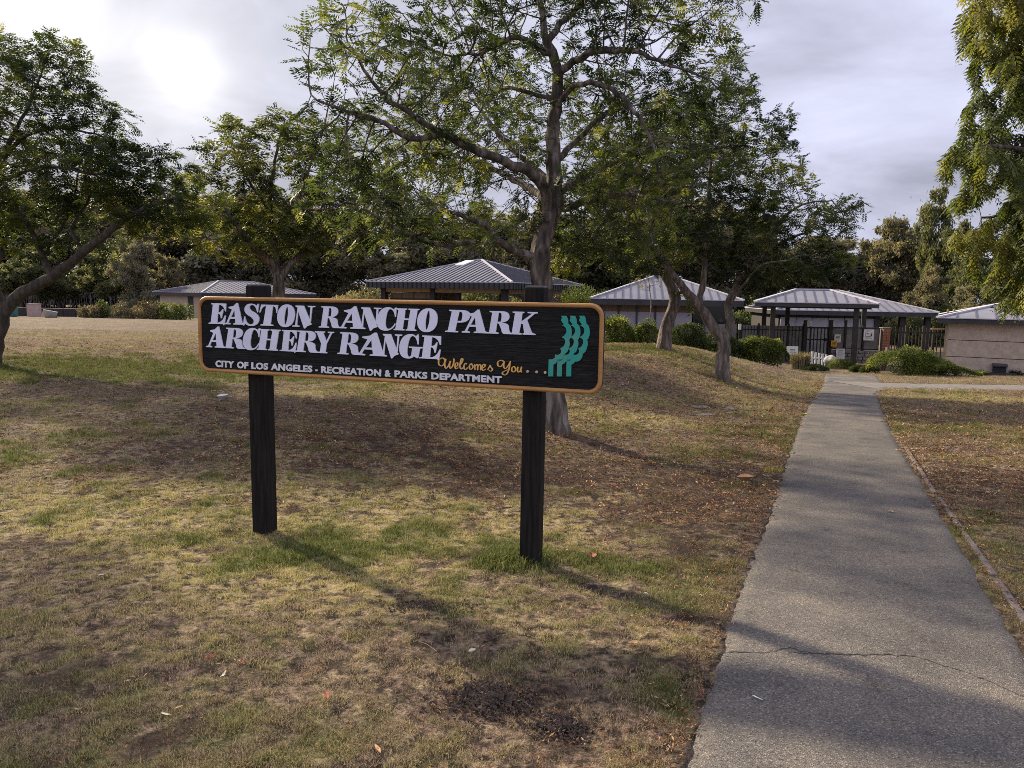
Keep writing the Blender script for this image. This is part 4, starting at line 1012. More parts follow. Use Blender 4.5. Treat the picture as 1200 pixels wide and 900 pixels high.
# right drooping tree, trunk just outside the frame
make_tree('drooping_tree', 'weeping olive-yellow tree hanging over the right edge of the lawn', (1345, 520), [
    ([(1345, 540, 0), (1340, 440, 0), (1330, 330, 0), (1325, 220, 0), (1315, 100, 0), (1300, -20, 0), (1290, -120, 0)], .22, .06),
    ([(1328, 240, 0), (1290, 200, -.3), (1240, 180, -.5), (1190, 175, -.7), (1150, 170, -.8)], .09, .015),
    ([(1318, 120, 0), (1280, 60, -.3), (1230, 20, -.6), (1180, -5, -.8), (1150, -10, -.9)], .09, .015),
    ([(1335, 330, 0), (1290, 280, .3), (1240, 255, .5), (1190, 250, .6), (1150, 255, .7)], .08, .015),
    ([(1300, -20, 0), (1250, -60, .3), (1190, -80, .3)], .07, .015),
  ],
  [(1200, 30, -.6, .65, .45, .9), (1180, -20, -.6, .55, .3, .9), (1195, 120, -.5, .65, .6, .9), (1180, 200, -.4, .8, .5, .9), (1150, 175, -.6, .45, .28, .6), (1190, 290, .2, .75, .55, .9), (1160, 270, .3, .5, .4, .7), (1290, 100, 0, 1.0, 2.2, 1.4), (1195, 340, 0, .5, .25, .6), (1300, 300, 0, .9, 1.0, 1.2), (1175, 230, .3, .7, .5, .8), (1185, 320, .3, .55, .35, .7), (1140, 195, -.5, .35, .2, .5)],
  6500, M['lf_droop'], M['bark'], 36, step=.12, kill=.15, frond=(.28, 6, .10, .014, .1), per_tip=5.0, tip_r=.003, ragged=.4, tone_mu=.5, thin=6, hang=True)

# the next tree along to the left, whose shade falls over the near lawn
make_tree('neighbour_tree', 'tree just outside the left edge of the photograph whose shade falls on the near lawn', (-420, 470), [
    ([(-420, 480, 0), (-415, 380, 0), (-400, 250, 0), (-390, 120, 0), (-380, 0, 0), (-375, -120, 0)], .16, .03),
    ([(-395, 180, 0), (-350, 80, .3), (-320, -20, .4)], .06, .02), ([(-400, 240, 0), (-450, 130, -.4), (-470, 20, -.6)], .06, .02)],
  [(-320, 0, 0, 1.5, .7, 1.5), (-430, 40, -.4, 1.4, .8, 1.4), (-370, -80, .3, 1.6, .6, 1.6)], 1500, M['lf_left'], M['bark_dark'], 37, Y0=10.5, step=.16, kill=.24, frond=(.34, 5, .13, .024, .25), per_tip=2.2, tip_r=.005, ragged=.6, thin=4)

# ------------------------------------------------------------------ far trees (unit prototypes, shared mesh data)
def proto_tree(seed, kind):
    """returns trunk mesh, crown mesh of a tree of height 1 and crown width ~1"""
    rg = np.random.default_rng(seed); paths = []
    th = {'round': .28, 'tall': .30, 'oak': .20}[kind]; cw = {'round': .36, 'tall': .24, 'oak': .46}[kind]
    base = np.array([0, 0, -.03]); top = np.array([rg.normal(0, .03), rg.normal(0, .03), th]); P = np.linspace(base, top, 5); paths.append((P, np.array([.034, .028, .025, .023, .022])))
    cl = []; nlimb = {'round': 9, 'tall': 11, 'oak': 11}[kind]
    for i in range(nlimb):
        a = 2 * math.pi * (i + rg.random() * .6) / nlimb * (1 if kind != 'tall' else 2.4); e = rg.uniform(.25, 1.0)
        hz = th + (1 - th) * (.15 + .75 * (i / nlimb if kind == 'tall' else rg.random())); rr = cw * rg.uniform(.35, .95) * math.sin(math.pi * min(.95, max(.15, (hz - th * .6) / (1 - th * .5)))) ** .5
        end = np.array([math.cos(a) * rr, math.sin(a) * rr, min(hz, .93)]); mid = (top + end) / 2 + np.array([0, 0, -.03 if kind != 'oak' else .05])
        t = np.linspace(0, 1, 6)[:, None]; Q = (1 - t) ** 2 * top + 2 * t * (1 - t) * mid + t * t * end; paths.append((Q, np.linspace(.014, .003, 6)))
        cl.append((end, rg.uniform(.07, .12))); cl.append((Q[3] + rg.normal(0, .04, 3), rg.uniform(.06, .10)))
        for _ in range(6): cl.append((end + rg.normal(0, .10, 3) * np.array([1, 1, .8]), rg.uniform(.03, .075)))
    tv, tf = tubes(paths, lambda r: 6 if r > .02 else 4)
    if kind != 'oak':
        for i in range(16):
            a = rg.uniform(0, 6.28); q = rg.random() ** .5 * cw; cl.append((np.array([math.cos(a) * q, math.sin(a) * q, rg.uniform(.03, th)]), rg.uniform(.07, .12)))
    V = []; T = []
    for c, r in cl:
        n = int(84000 * r * r); u = rg.normal(0, 1, (n, 3)); u /= np.linalg.norm(u, axis=1, keepdims=True); rad = rg.random((n, 1)) ** .5 * (1 + .3 * np.abs(rg.normal(0, 1, (n, 1))) ** 2 * .5)
        p = c + u * rad * r * np.array([1.15, 1.15, .8]) * (1 + .35 * np.sin(u[:, :1] * 7 + c[0] * 40) * np.cos(u[:, 2:] * 6))
        s = rg.uniform(.011, .023, (n, 1)); a = rg.normal(0, 1, (n, 3)); a /= np.linalg.norm(a, axis=1, keepdims=True); b = np.cross(a, rg.normal(0, 1, (n, 3))); b /= np.linalg.norm(b, axis=1, keepdims=True)
        V.append(np.stack([p, p + a * s + b * s * .45, p + a * s * 2.1, p + a * s - b * s * .45], 1)); T.append(np.clip(.45 + rg.normal(0, .2) + rg.normal(0, .16, n), 0, 1))
    V = np.concatenate(V); T = np.repeat(np.concatenate(T), 4); n = len(V)
    return (tv, tf), (V.reshape(-1, 3), np.arange(n * 4).reshape(-1, 4), T)
PROTO = {}
def far_tree(px, Y, top_py, half_px, kind, seed, leafk, label, barkk='bark', group='trees beyond the buildings and lawn', base_z=None):
    key = (kind, seed % 2, leafk)
    g = at(px, 400, Y); z0 = float(tz(g.x, Y)) if base_z is None else base_z
    top = at(px, top_py + (14 if seed % 4 == 1 else -10 if seed % 4 == 3 else 0), Y).z; H = top - z0; Wd = half_px / FPX * Y
    if key not in PROTO:
        (tv, tf), (cv, cf, ct) = proto_tree(100 + seed % 2 + {'round': 0, 'tall': 10, 'oak': 20}[kind], kind)
        t_o = mk('trunk', tv, tf, M[barkk], smooth=True, link=False); c_o = mk('crown', cv, cf, M[leafk], tone=ct, link=False); PROTO[key] = (t_o.data, c_o.data)
    tm, cm = PROTO[key]; cw = {'round': .42, 'tall': .30, 'oak': .52}[kind]
    r = thing('tree', label, 'tree', (g.x, Y, z0), (seed * 1.7) % 6.28, group)
    for nm, me in (('trunk', tm), ('crown', cm)):
        o = bpy.data.objects.new(nm, me); COL.objects.link(o); o.parent = r; o.scale = (Wd / cw, Wd / cw, H)
    return r
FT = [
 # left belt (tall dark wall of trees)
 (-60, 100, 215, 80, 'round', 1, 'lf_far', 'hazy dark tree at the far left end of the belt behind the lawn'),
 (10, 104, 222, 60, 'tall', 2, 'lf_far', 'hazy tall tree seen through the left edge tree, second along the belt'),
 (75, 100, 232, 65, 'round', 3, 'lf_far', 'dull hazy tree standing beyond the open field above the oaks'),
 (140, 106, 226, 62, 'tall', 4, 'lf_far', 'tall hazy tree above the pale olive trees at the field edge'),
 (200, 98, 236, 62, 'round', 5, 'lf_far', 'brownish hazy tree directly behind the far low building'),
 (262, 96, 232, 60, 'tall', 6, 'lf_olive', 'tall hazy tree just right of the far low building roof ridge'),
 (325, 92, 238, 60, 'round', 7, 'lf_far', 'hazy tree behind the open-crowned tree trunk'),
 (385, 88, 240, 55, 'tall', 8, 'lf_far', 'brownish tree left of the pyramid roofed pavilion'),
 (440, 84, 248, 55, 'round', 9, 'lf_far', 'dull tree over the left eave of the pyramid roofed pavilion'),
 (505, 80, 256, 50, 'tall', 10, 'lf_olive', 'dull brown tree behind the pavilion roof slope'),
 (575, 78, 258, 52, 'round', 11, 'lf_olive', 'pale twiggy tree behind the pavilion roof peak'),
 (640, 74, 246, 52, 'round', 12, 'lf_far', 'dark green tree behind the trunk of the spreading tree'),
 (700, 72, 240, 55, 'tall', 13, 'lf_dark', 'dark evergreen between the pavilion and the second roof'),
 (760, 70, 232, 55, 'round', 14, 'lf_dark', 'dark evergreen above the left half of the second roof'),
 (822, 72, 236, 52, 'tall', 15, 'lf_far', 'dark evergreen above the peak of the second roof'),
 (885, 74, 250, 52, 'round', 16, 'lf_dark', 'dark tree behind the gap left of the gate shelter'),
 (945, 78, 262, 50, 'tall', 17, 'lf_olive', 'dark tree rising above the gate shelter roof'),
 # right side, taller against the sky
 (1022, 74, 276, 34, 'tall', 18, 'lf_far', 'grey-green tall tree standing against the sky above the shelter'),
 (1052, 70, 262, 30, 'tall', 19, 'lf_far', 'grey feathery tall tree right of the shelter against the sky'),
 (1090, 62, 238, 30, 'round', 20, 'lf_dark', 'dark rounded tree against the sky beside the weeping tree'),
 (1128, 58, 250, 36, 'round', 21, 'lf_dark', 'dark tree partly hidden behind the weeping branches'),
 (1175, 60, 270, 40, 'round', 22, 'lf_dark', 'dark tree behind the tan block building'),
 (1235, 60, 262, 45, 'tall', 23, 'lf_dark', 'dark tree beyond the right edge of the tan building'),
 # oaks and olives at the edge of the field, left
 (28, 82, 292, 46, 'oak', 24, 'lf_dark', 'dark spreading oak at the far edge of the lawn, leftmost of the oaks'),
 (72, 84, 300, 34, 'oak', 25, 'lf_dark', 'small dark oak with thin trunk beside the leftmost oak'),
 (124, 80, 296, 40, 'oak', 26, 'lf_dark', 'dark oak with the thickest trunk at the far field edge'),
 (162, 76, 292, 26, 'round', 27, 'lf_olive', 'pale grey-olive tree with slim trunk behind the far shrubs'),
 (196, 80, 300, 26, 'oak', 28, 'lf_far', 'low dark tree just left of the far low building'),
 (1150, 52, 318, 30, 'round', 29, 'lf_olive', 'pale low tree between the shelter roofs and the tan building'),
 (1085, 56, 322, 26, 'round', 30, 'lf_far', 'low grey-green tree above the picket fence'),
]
for a in FT: far_tree(*a)

# ------------------------------------------------------------------ buildings
def hip_roof(root, L, W, ze, rise, rl, seam_gap, fas_h=.28, ribs=False, seam_w=.035, under=True):
    """root-local hip roof: footprint L x W at eave height ze, ridge length rl along x"""
    a, b, h = L / 2, W / 2, rl / 2; zt = ze + rise
    c = [Vector((-a, -b, ze)), Vector((a, -b, ze)), Vector((a, b, ze)), Vector((-a, b, ze))]; r0, r1 = Vector((-h, 0, zt)), Vector((h, 0, zt))
    faces = [(c[0], c[1], r1, r0), (c[1], c[2], r1, r1), (c[2], c[3], r0, r1), (c[3], c[0], r0, r0)]
    bpy.context.view_layer.update(); mw = root.matrix_basis; rot = mw.to_3x3()
    for (p, q, s, t) in faces:
        n = (q - p).cross(s - p).normalized(); m = MB(); th = .05
        top = [p, q, s, t] if (s - t).length > 1e-3 else [p, q, s]
        k = len(top); m.v = [tuple(v) for v in top] + [tuple(v - Vector((0, 0, th))) for v in top]
        m.f = [tuple(range(k)), tuple(reversed(range(k, 2 * k)))] + [(i, k + i, k + (i + 1) % k, (i + 1) % k) for i in range(k)]
        m.build('roof_slope', M['roof'], root)
        wn = rot @ n; wc = mw @ ((p + q) / 2)
        if (EYE - wc).dot(wn) < -2: continue
        e = (q - p); El = e.length; ed = e / El; k_ = max(1, int(El / seam_gap)); inw = Vector((-ed.y, ed.x, 0))
        apx0 = (t - p).dot(ed); apx1 = (s - p).dot(ed); dep = (s - p).dot(inw); me = None
        for i in range(1, k_):
            u = El * i / k_
            f = 1.0 if apx0 <= u <= apx1 else (u / apx0 if u < apx0 else (El - u) / (El - apx1))
            if f < .06: continue
            s0 = p + ed * u + n * .012 - inw * .01; s1 = p + ed * u + inw * dep * f + Vector((0, 0, rise * f)) + n * .012
            MB().bar(s0, s1, seam_w, .045).build('roof_seam', M['seam'], root)
    for p, q in ((c[0], r0), (c[1], r1), (c[2], r1), (c[3], r0), (r0, r1)):
        if (q - p).length < .05: continue
        MB().bar(p + Vector((0, 0, .03)), q + Vector((0, 0, .03)), .13, .06).build('roof_cap', M['cap'], root)
    for i in range(4):
        p, q = c[i], c[(i + 1) % 4]; d = (q - p).normalized(); o = Vector((d.y, -d.x, 0))
        dn = Vector((0, 0, -fas_h / 2 - .01))
        f = MB().bar(p + dn + o * -.03 + d * .005, q + dn + o * -.03 - d * .005, .06, fas_h).build('fascia', M['fascia'], root)
        MB().bar(p + o * .012 + d * .01, q + o * .012 - d * .01, .03, .035).build('drip_edge', M['cap'], root)
        if ribs:
            m = MB(); n_ = int((q - p).length / .3)
            for k in range(n_):
                x = p + d * ((k + .5) * (q - p).length / n_) + dn + o * .015; m.box(tuple(x), (.05, .05, fas_h), math.atan2(d.y, d.x))
            r = m.build('fascia_rib', M['metal_black'], root); r['kind'] = 'stuff'
    if under:
        MB().box((0, 0, ze - fas_h + .03), (L - .12, W - .12, .04)).build('soffit', M['darkwood'], root)

def anchor(px, Y): p = at(px, 400, Y); return p.x, p.y, float(tz(p.x, p.y))

# pyramid roofed pavilion in the middle
def pavilion():
    B = at(600, 331, 40); th = R(28); s = 9.5
    A = Vector((B.x - s * math.cos(th), B.y + s * math.sin(th), 0)); Cc = Vector((B.x + s * math.sin(th), B.y + s * math.cos(th), 0))
    cx, cy = (A.x + Cc.x) / 2, (A.y + Cc.y) / 2; z0 = float(tz(cx, cy)); ze = at(600, 331, 40).z - z0
    t = thing('pavilion', 'open pavilion with large grey pyramid roof and tan beams behind the sign', 'building', (cx, cy, z0), -th)
    hip_roof(t, s, s, ze, at(560, 304.5, 46.4).z - z0 - ze, .25, .30, .34, ribs=True)
    # skylight panel near the peak
    a = s / 2; rise = at(560, 304.5, 46.4).z - z0 - ze
    y0, y1 = -a * .30, -a * .10; f = lambda y: ze + rise * (1 + y / a)
    m = MB(); m.v = [(-.85, y0, f(y0) + .09), (-.25, y0, f(y0) + .09), (-.1, y1, f(y1) + .10), (-.7, y1, f(y1) + .10)]; m.v += [(v[0], v[1], v[2] - .1) for v in m.v]; m.f = [(0, 1, 2, 3), (7, 6, 5, 4)] + [(i, 4 + i, 4 + (i + 1) % 4, (i + 1) % 4) for i in range(4)]
    m.build('skylight', M['whitepaint'], t)
    e = a - .75
    for i, x in enumerate((-e, -e * .15, e * .98)):
        for y in (-e, e): MB().box((x, y, (ze - .3) / 2 - .1), (.32, .32, ze - .1)).build('column', M['darkwood'], t, bevel=.01)
    for y in (-.2 * e,): MB().box((e * .98, y, (ze - .3) / 2), (.3, .3, ze - .3)).build('column', M['darkwood'], t)
    for sy in (-1, 1):
        MB().box((0, sy * (e + .02), ze - .46), (2 * e, .16, .22)).build('beam', M['beam'], t); MB().box((sy * (e + .02), 0, ze - .47), (.16, 2 * e - .35, .22)).build('beam', M['beam'], t)
    # board wall on the left bays, made of panels with posts between
    w = 2 * e * .42
    for k in range(4):
        MB().box((-e + .2 + (k + .5) * w / 4, -e + .3, (ze - .6) / 2), (w / 4 - .05, .1, ze - .62)).build('wall_panel', M['woodwall'], t)
    MB().box((-e + .2 + w / 2, -e + .22, ze - .95), (w, .06, .05)).build('rail', M['metal_black'], t)
    for k in range(4): MB().box((-e + .3, -e + 1.2 + k * 1.7, (ze - .6) / 2), (.1, 1.6, ze - .62)).build('wall_panel', M['woodwall'], t)
    MB().box((0, 0, .02), (2 * e + .8, 2 * e + .8, .12)).build('floor_slab', M['concrete'], t)
    MB().box((e * .4, 0, .5), (2.2, .8, .9)).build('counter', M['darkwood'], t)
pavilion()

def clubhouse():   # second roof with pale seams, grey wall, behind the two mound trees
    Yf = 39.0; l = at(692, 349, Yf); r = at(872, 350.5, Yf - 1.0)
    th = math.atan2(r.y - l.y, r.x - l.x); L = (r - l).length; W = 7.0
    cx, cy = (l.x + r.x) / 2 - math.sin(th) * W / 2, (l.y + r.y) / 2 + math.cos(th) * W / 2; z0 = float(tz(cx, cy - W / 2)); ze = l.z - z0 - .02
    t = thing('clubhouse', 'low building with pale seamed hip roof and lavender-grey wall behind the bushes', 'building', (cx, cy, z0), th)
    hip_roof(t, L, W, ze, at(800, 325, 42.5).z - z0 - ze, 1.0, .38, .30)
    a, b = L / 2 - .5, W / 2 - .7; zw = ze - .3
    def seg(x0, x1, z_0, z_1, name, mat, dy=0.0, th_=.12): return MB().box(((x0 + x1) / 2, -b + dy, (z_0 + z_1) / 2), (x1 - x0 - .01, th_, z_1 - z_0)).build(name, mat, t)
    n = 5; x1 = a - 1.9; w = (x1 + a) / n
    for k in range(n):
        seg(-a + k * w, -a + (k + 1) * w, zw - .95 - .3, zw - .35, 'wall_panel', M['greywall']); 
        seg(-a + k * w, -a + (k + 1) * w, -.3, zw - 1.26, 'wall_panel', M['woodwall' if k != 3 else 'brick'], .02)
        MB().box((-a + k * w, -b - .08, zw / 2), (.09, .09, zw)).build('post', M['fascia'], t)
    seg(-a, x1, zw - .345, zw, 'upper_band', M['woodwall'], .03)
    seg(x1 + .05, a, 1.15, zw, 'window', M['window'], .08); seg(x1 + .05, a, -.3, 1.14, 'wall_panel', M['greywall'], .0); seg(x1 - .35, x1 + .05, -.3, 1.0, 'brick_pier', M['brick'], -.12, .4)
    for sy, mm in ((1, M['greywall']),): MB().box((0, b, zw / 2), (2 * a, .12, zw)).build('rear_wall', mm, t)
    for sx in (-1, 1): MB().box((sx * a, 0, zw / 2), (.12, 2 * b - .13, zw)).build('side_wall', M['greywall'], t)
clubhouse()

def shelter():      # small roof over the gate
    Y = 33.6; th = R(-17); l = at(885, 353.0, 34.4); r = at(1031, 357.2, 34.4 - 5.35 * math.tan(R(17))); z0 = float(tz(l.x + 2.5, Y + 1)); L = (r - l).length; W = 4.6; ze = (l.z + r.z) / 2 - z0
    cx, cy = (l.x + r.x) / 2 - math.sin(th) * W / 2, (l.y + r.y) / 2 + math.cos(th) * W / 2
    t = thing('gate_shelter', 'small open shelter with seamed hip roof on black posts over the entrance gate', 'shelter', (cx, cy, z0), th)
    loc_ = lambda p: Matrix.Rotation(-th, 3, 'Z') @ (p - t.location)
    hip_roof(t, L, W, ze, at(960, 340, Y + 2.3).z - z0 - ze, 1.45, .40, .17)
    for px, dy in ((904, .35), (1001.5, .35), (921, W - .9), (1010.5, W - .5), (894, W - .3)):
        q = loc_(at(px, 400, Y + dy + (.5 if px < 950 else -.6 if dy < 1 else -.3))); h = ze - .12 + .5; MB().box((q.x, q.y, ze - .12 - h / 2), (.21, .21, h)).build('column', M['darkwood'], t, bevel=.01)
    for sy in (-1, 1): MB().box((0, sy * (W / 2 - .38), ze - .20), (L - .5, .14, .08)).build('beam', M['darkwood'], t)
shelter()

def hall():         # larger roof behind the shelter, open pavilion at its right end
    Y = 42.0; l = at(908, 363, Y); r = at(1101, 366.5, Y - 1); W = 9.0; L = (r - l).length; th = math.atan2(r.y - l.y, r.x - l.x)
    cx, cy = (l.x + r.x) / 2 - math.sin(th) * W / 2, (l.y + r.y) / 2 + math.cos(th) * W / 2; z0 = -1.5; ze = (l.z + r.z) / 2 - z0
    t = thing('range_hall', 'long building with lavender seamed roof behind the gate shelter and fence', 'building', (cx, cy, z0), th)
    hip_roof(t, L, W, ze, at(1003, 341, Y + 4.5).z - z0 - ze, .6, .42, .24)
    a, b = L / 2 - .4, W / 2 - .45; zw = ze - .22; x1 = a - 2.6
    n = 6; w = (x1 + a) / n
    for k in range(n):
        MB().box((-a + (k + .5) * w, -b, ze - .68), (w - .03, .1, .56)).build('wall_panel', M['greywall'], t)
        MB().box((-a + (k + .5) * w, -b + .02, (ze - .97) / 2), (w - .03, .1, ze - .97)).build('lower_wall_panel', M['mesh'], t)
        MB().box((-a + (k + .5) * w, -b + .02, (zw + ze - .39) / 2), (w - .03, .1, zw - ze + .39 - .01)).build('upper_wall_panel', M['darkwood'], t)
    for x in (x1, x1 + 1.3, a): MB().box((x, -b, zw / 2), (.28, .28, zw)).build('column', M['darkwood'], t)
    MB().box((0, b, zw / 2), (2 * a, .12, zw)).build('rear_wall', M['darkwood'], t)
    MB().box((-a, 0, zw / 2), (.12, 2 * b - .2, zw)).build('side_wall', M['darkwood'], t)
hall()

def block_building():
    Y = 30.0; l = at(1106, 430, Y); x0 = l.x; z0 = float(tz(x0 + 2, Y)) - .06; ze = at(1150, 373, Y).z - z0; L = 9.0; W = 7.0
    yaw = R(-29.5); t = thing('block_building', 'tan block building with low grey roof at the right edge beyond the path', 'building', (x0 + L / 2 * math.cos(yaw) - W / 2 * math.sin(yaw), Y + L / 2 * math.sin(yaw) + W / 2 * math.cos(yaw), z0), yaw)
    loc_ = lambda p: (Matrix.Rotation(-yaw, 3, 'Z') @ (p - t.location))
    hip_roof(t, L + .7, W + .9, ze, at(1165, 356, Y + 3.5).z - z0 - ze, 5.2, .62, .20)
    zw = ze - .2
    hs = [0, zw * .36, zw * .68, zw]
    for k in range(3):
        MB().box((0, -W / 2, (hs[k] + hs[k + 1]) / 2 - (.2 if k == 0 else 0)), (L, .2, hs[k + 1] - hs[k] - .025 + (.4 if k == 0 else 0))).build('wall_course', M['tanwall'], t, bevel=.006)
        MB().box((-L / 2 + .09, .1, (hs[k] + hs[k + 1]) / 2), (.18, W - .22, hs[k + 1] - hs[k] - .025)).build('wall_course', M['tanwall'], t)
    MB().box((0, -W / 2 + .03, zw / 2), (L - .1, .12, zw - .1)).build('wall_core', M['mortar'], t)
    MB().box((-L / 2 - .02, -W / 2 - .02, zw / 2 + .2), (.07, .24, zw - .45)).build('corner_trim', M['beam'], t)
    # low vent housing on the wall
    _v = loc_(at(1171, 434, 28.9)); vx = _v.x; vz = _v.z
    v = MB().box((vx, -W / 2 - .2, vz), (.44, .26, .36), tilt=Matrix.Rotation(R(-10), 3, 'X')).build('vent_housing', M['metal_black'], t, bevel=.01)
    MB().box((vx, -W / 2 - .24, vz + .20), (.5, .34, .035), tilt=Matrix.Rotation(R(14), 3, 'X')).build('hood', M['fascia'], v)
    for k in range(5): MB().box((vx, -W / 2 - .345, vz - .13 + k * .06), (.38, .02, .02), tilt=Matrix.Rotation(R(30), 3, 'X')).build('louvre', M['fascia'], v)
    MB().box((vx + .05, -W / 2 - .35, .12), (1.0, .5, .18)).build('shadow_strip', M['fascia'], t)  # dark slab standing in for the strip of shadow below the vent
    for px in (1111, 1118.5):
        q = loc_(at(px, 362, Y + 2)); MB().cyl((q.x, q.y, ze + .1), .04, q.z - ze - .1, 8).build('vent_pipe', M['beam'], t)
block_building()

def far_house():
    B = at(236, 343, 66); phi = R(50); W = 9.0; L = 11.7
    ux, uy = math.cos(phi), math.sin(phi); cx = B.x + ux * L / 2 - uy * W / 2; cy = B.y + uy * L / 2 + ux * W / 2
    z0 = -1.0; ze = B.z - z0
    t = thing('far_building', 'low tan building with shallow grey roof at the far left edge of the lawn', 'building', (cx, cy, z0), phi)
    hip_roof(t, L, W, ze, at(270, 329.5, 72).z - z0 - ze, 3.5, .45, .30, seam_w=.05)
    zw = ze - .28; a, b = L / 2 - .5, W / 2 - .5
    for (c, d) in (((0, -b), (2 * a, .15)), ((0, b), (2 * a, .15)), ((-a, 0), (.15, 2 * b - .16)), ((a, 0), (.15, 2 * b - .16))):
        MB().box((c[0], c[1], zw / 2 - .1), (d[0], d[1], zw + .2)).build('wall', M['tanwall'], t)
    MB().box((-a - .09, -b + 2.2, zw / 2), (.04, .95, 1.9)).build('door', M['darkwood'], t)
    m = at(356, 330, 66)
far_house()

# ------------------------------------------------------------------ fences and gate line
def picket_run(root, name, x0, x1, y, zb, zt, gap, w, mat, rails=(.12, .88), kind='stuff', tz_=True):
    m = MB(); n = max(1, int((x1 - x0) / gap))
    for i in range(n + 1): m.box((x0 + (x1 - x0) * i / n, y, (zb + zt) / 2), (w, .03, zt - zb))
    o = m.build(name, mat, root)
    if kind: o['kind'] = kind
    for f in rails: MB().box(((x0 + x1) / 2, y + .03, zb + (zt - zb) * f), (x1 - x0, .03, .05)).build('rail', mat, root)
    return o
Yg = 36.5
def wx(px, Y=Yg): return at(px, 400, Y).x
def wz(px, py, Y=Yg): return at(px, py, Y).z
# left mesh fence
f1 = thing('mesh_fence', 'grey privacy-mesh fence with black posts left of the entrance gate', 'fence', (wx(905), Yg, -1.4)); fx, fz = wx(905), -1.4
xs_ = [wx(p) for p in (868, 888, 906, 923, 941)]
for i in range(4):
    zt = wz(900, 381.5) - fz; MB().box(((xs_[i] + xs_[i + 1]) / 2 - fx, .03, zt / 2), (xs_[i + 1] - xs_[i] - .06, .015, zt)).build('mesh_panel', M['mesh'], f1)
    picket_run(f1, 'picket', xs_[i] - fx + .05, xs_[i + 1] - fx - .05, 0, .05, zt, .14, .018, M['metal_black'])
for x in xs_: MB().box((x - fx, 0, (wz(900, 379) - fz) / 2), (.09, .09, wz(900, 379) - fz)).build('post', M['metal_black'], f1)
# gate
gt = thing('entrance_gate', 'black vertical-bar gate under the shelter at the end of the path', 'gate', (wx(956), Yg - .05, -1.4)); gx = wx(956)
zt = wz(956, 383) + 1.4
for px in (942, 971.5): MB().box((wx(px) - gx, 0, (wz(px, 375) + 1.4) / 2), (.13, .13, wz(px, 375) + 1.4)).build('gate_post', M['metal_black'], gt)
x0, x1 = wx(944.5) - gx, wx(969.5) - gx
picket_run(gt, 'bar', x0, x1, 0, .15, zt, .155, .045, M['metal_black'], rails=())
for z in (.18, zt - .04, 1.1): MB().box(((x0 + x1) / 2, .035, z), (x1 - x0, .035, .07)).build('rail', M['metal_black'], gt)
MB().box((x1 - .12, -.05, 1.1), (.10, .05, .16)).build('latch', M['metal_black'], gt)
# mesh + stone wall to the right of the gate
f2 = thing('screen_fence', 'fence panels over a low grey stone wall between the gate and brick pillar', 'fence', (wx(1003), Yg, -1.4)); fx = wx(1003)
xs_ = [wx(p) for p in (973.5, 990, 1011, 1030)]
zt = wz(1000, 384) + 1.4; zm = wz(1000, 409) + 1.4
for i in range(3):
    MB().box(((xs_[i] + xs_[i + 1]) / 2 - fx, .03, (zt + zm) / 2), (xs_[i + 1] - xs_[i] - .06, .02, zt - zm)).build('mesh_panel', M['mesh'], f2)
    MB().box((xs_[i] - fx, 0, (zt + .35) / 2), (.09, .09, zt + .35)).build('post', M['metal_black'], f2)
    for z in (zm, zt): MB().box(((xs_[i] + xs_[i + 1]) / 2 - fx, -.01, z), (xs_[i + 1] - xs_[i] - .1, .05, .05)).build('rail', M['metal_black'], f2)
rg = np.random.default_rng(8)
z = 0
MB().box(((xs_[0] + xs_[3]) / 2 - fx, .06, zm / 2 - .02), (xs_[3] - xs_[0], .16, zm - .06)).build('mortar', M['mortar'], f2)
while z < zm - .1:
    x = xs_[0]; h = .15
    while x < xs_[3] - .05:
        w = min(rg.uniform(.22, .42), xs_[3] - x); MB().box((x + w / 2 - fx, -.03 + rg.normal(0, .008), z + h / 2), (w - .03, .1, h - .03)).build('stone', M['stone'], f2, bevel=.015); x += w
    z += h
# brick pillar, brick by brick
bp = thing('brick_pillar', 'narrow red-brown brick pillar beside the picket fence', 'pillar', (wx(1035), Yg - .1, -1.4)); H = wz(1035, 384.5) + 1.4; W_ = .34
MB().box((0, 0, H / 2), (W_ - .02, W_ - .02, H - .02)).build('mortar', M['mortar'], bp)
k = 0; z = .0; bm_ = MB().box((0, 0, 0), (.165, .06, .065)).build('brick', M['brick'], bp, bevel=.004); first = True
while z < H - .05:
    for j in range(2):
        loc = (-.0875 + j * .175 + (0 if k % 2 else .0), -W_ / 2, z + .035)
        if first: bm_.location = loc; first = False
        else: copy_part(bm_, bp, loc)
    z += .075; k += 1
MB().box((0, 0, H + .02), (W_ + .06, W_ + .06, .05)).build('cap', M['concrete'], bp, bevel=.006)
# picket fence to the block building
f3 = thing('picket_fence', 'dark metal picket fence between the brick pillar and the tan building', 'fence', (wx(1070), Yg, -1.4)); fx = wx(1070)
zt = wz(1070, 384) + 1.4
pxs = [1041, 1061, 1081, 1093, 1108]
for i in range(4):
    picket_run(f3, 'picket', wx(pxs[i]) - fx, wx(pxs[i + 1]) - fx, 0, .05, zt, .16, .04, M['metal_black'])
for p_ in pxs: MB().box((wx(p_) - fx, -.02, (zt + .1) / 2), (.1, .1, zt + .1)).build('post', M['metal_black'], f3)
MB().box((wx(1097) - fx, -.06, wz(1095, 385.3) + 1.4), (wx(1105) - wx(1089), .08, .07)).build('top_rail', M['beam'], f3)
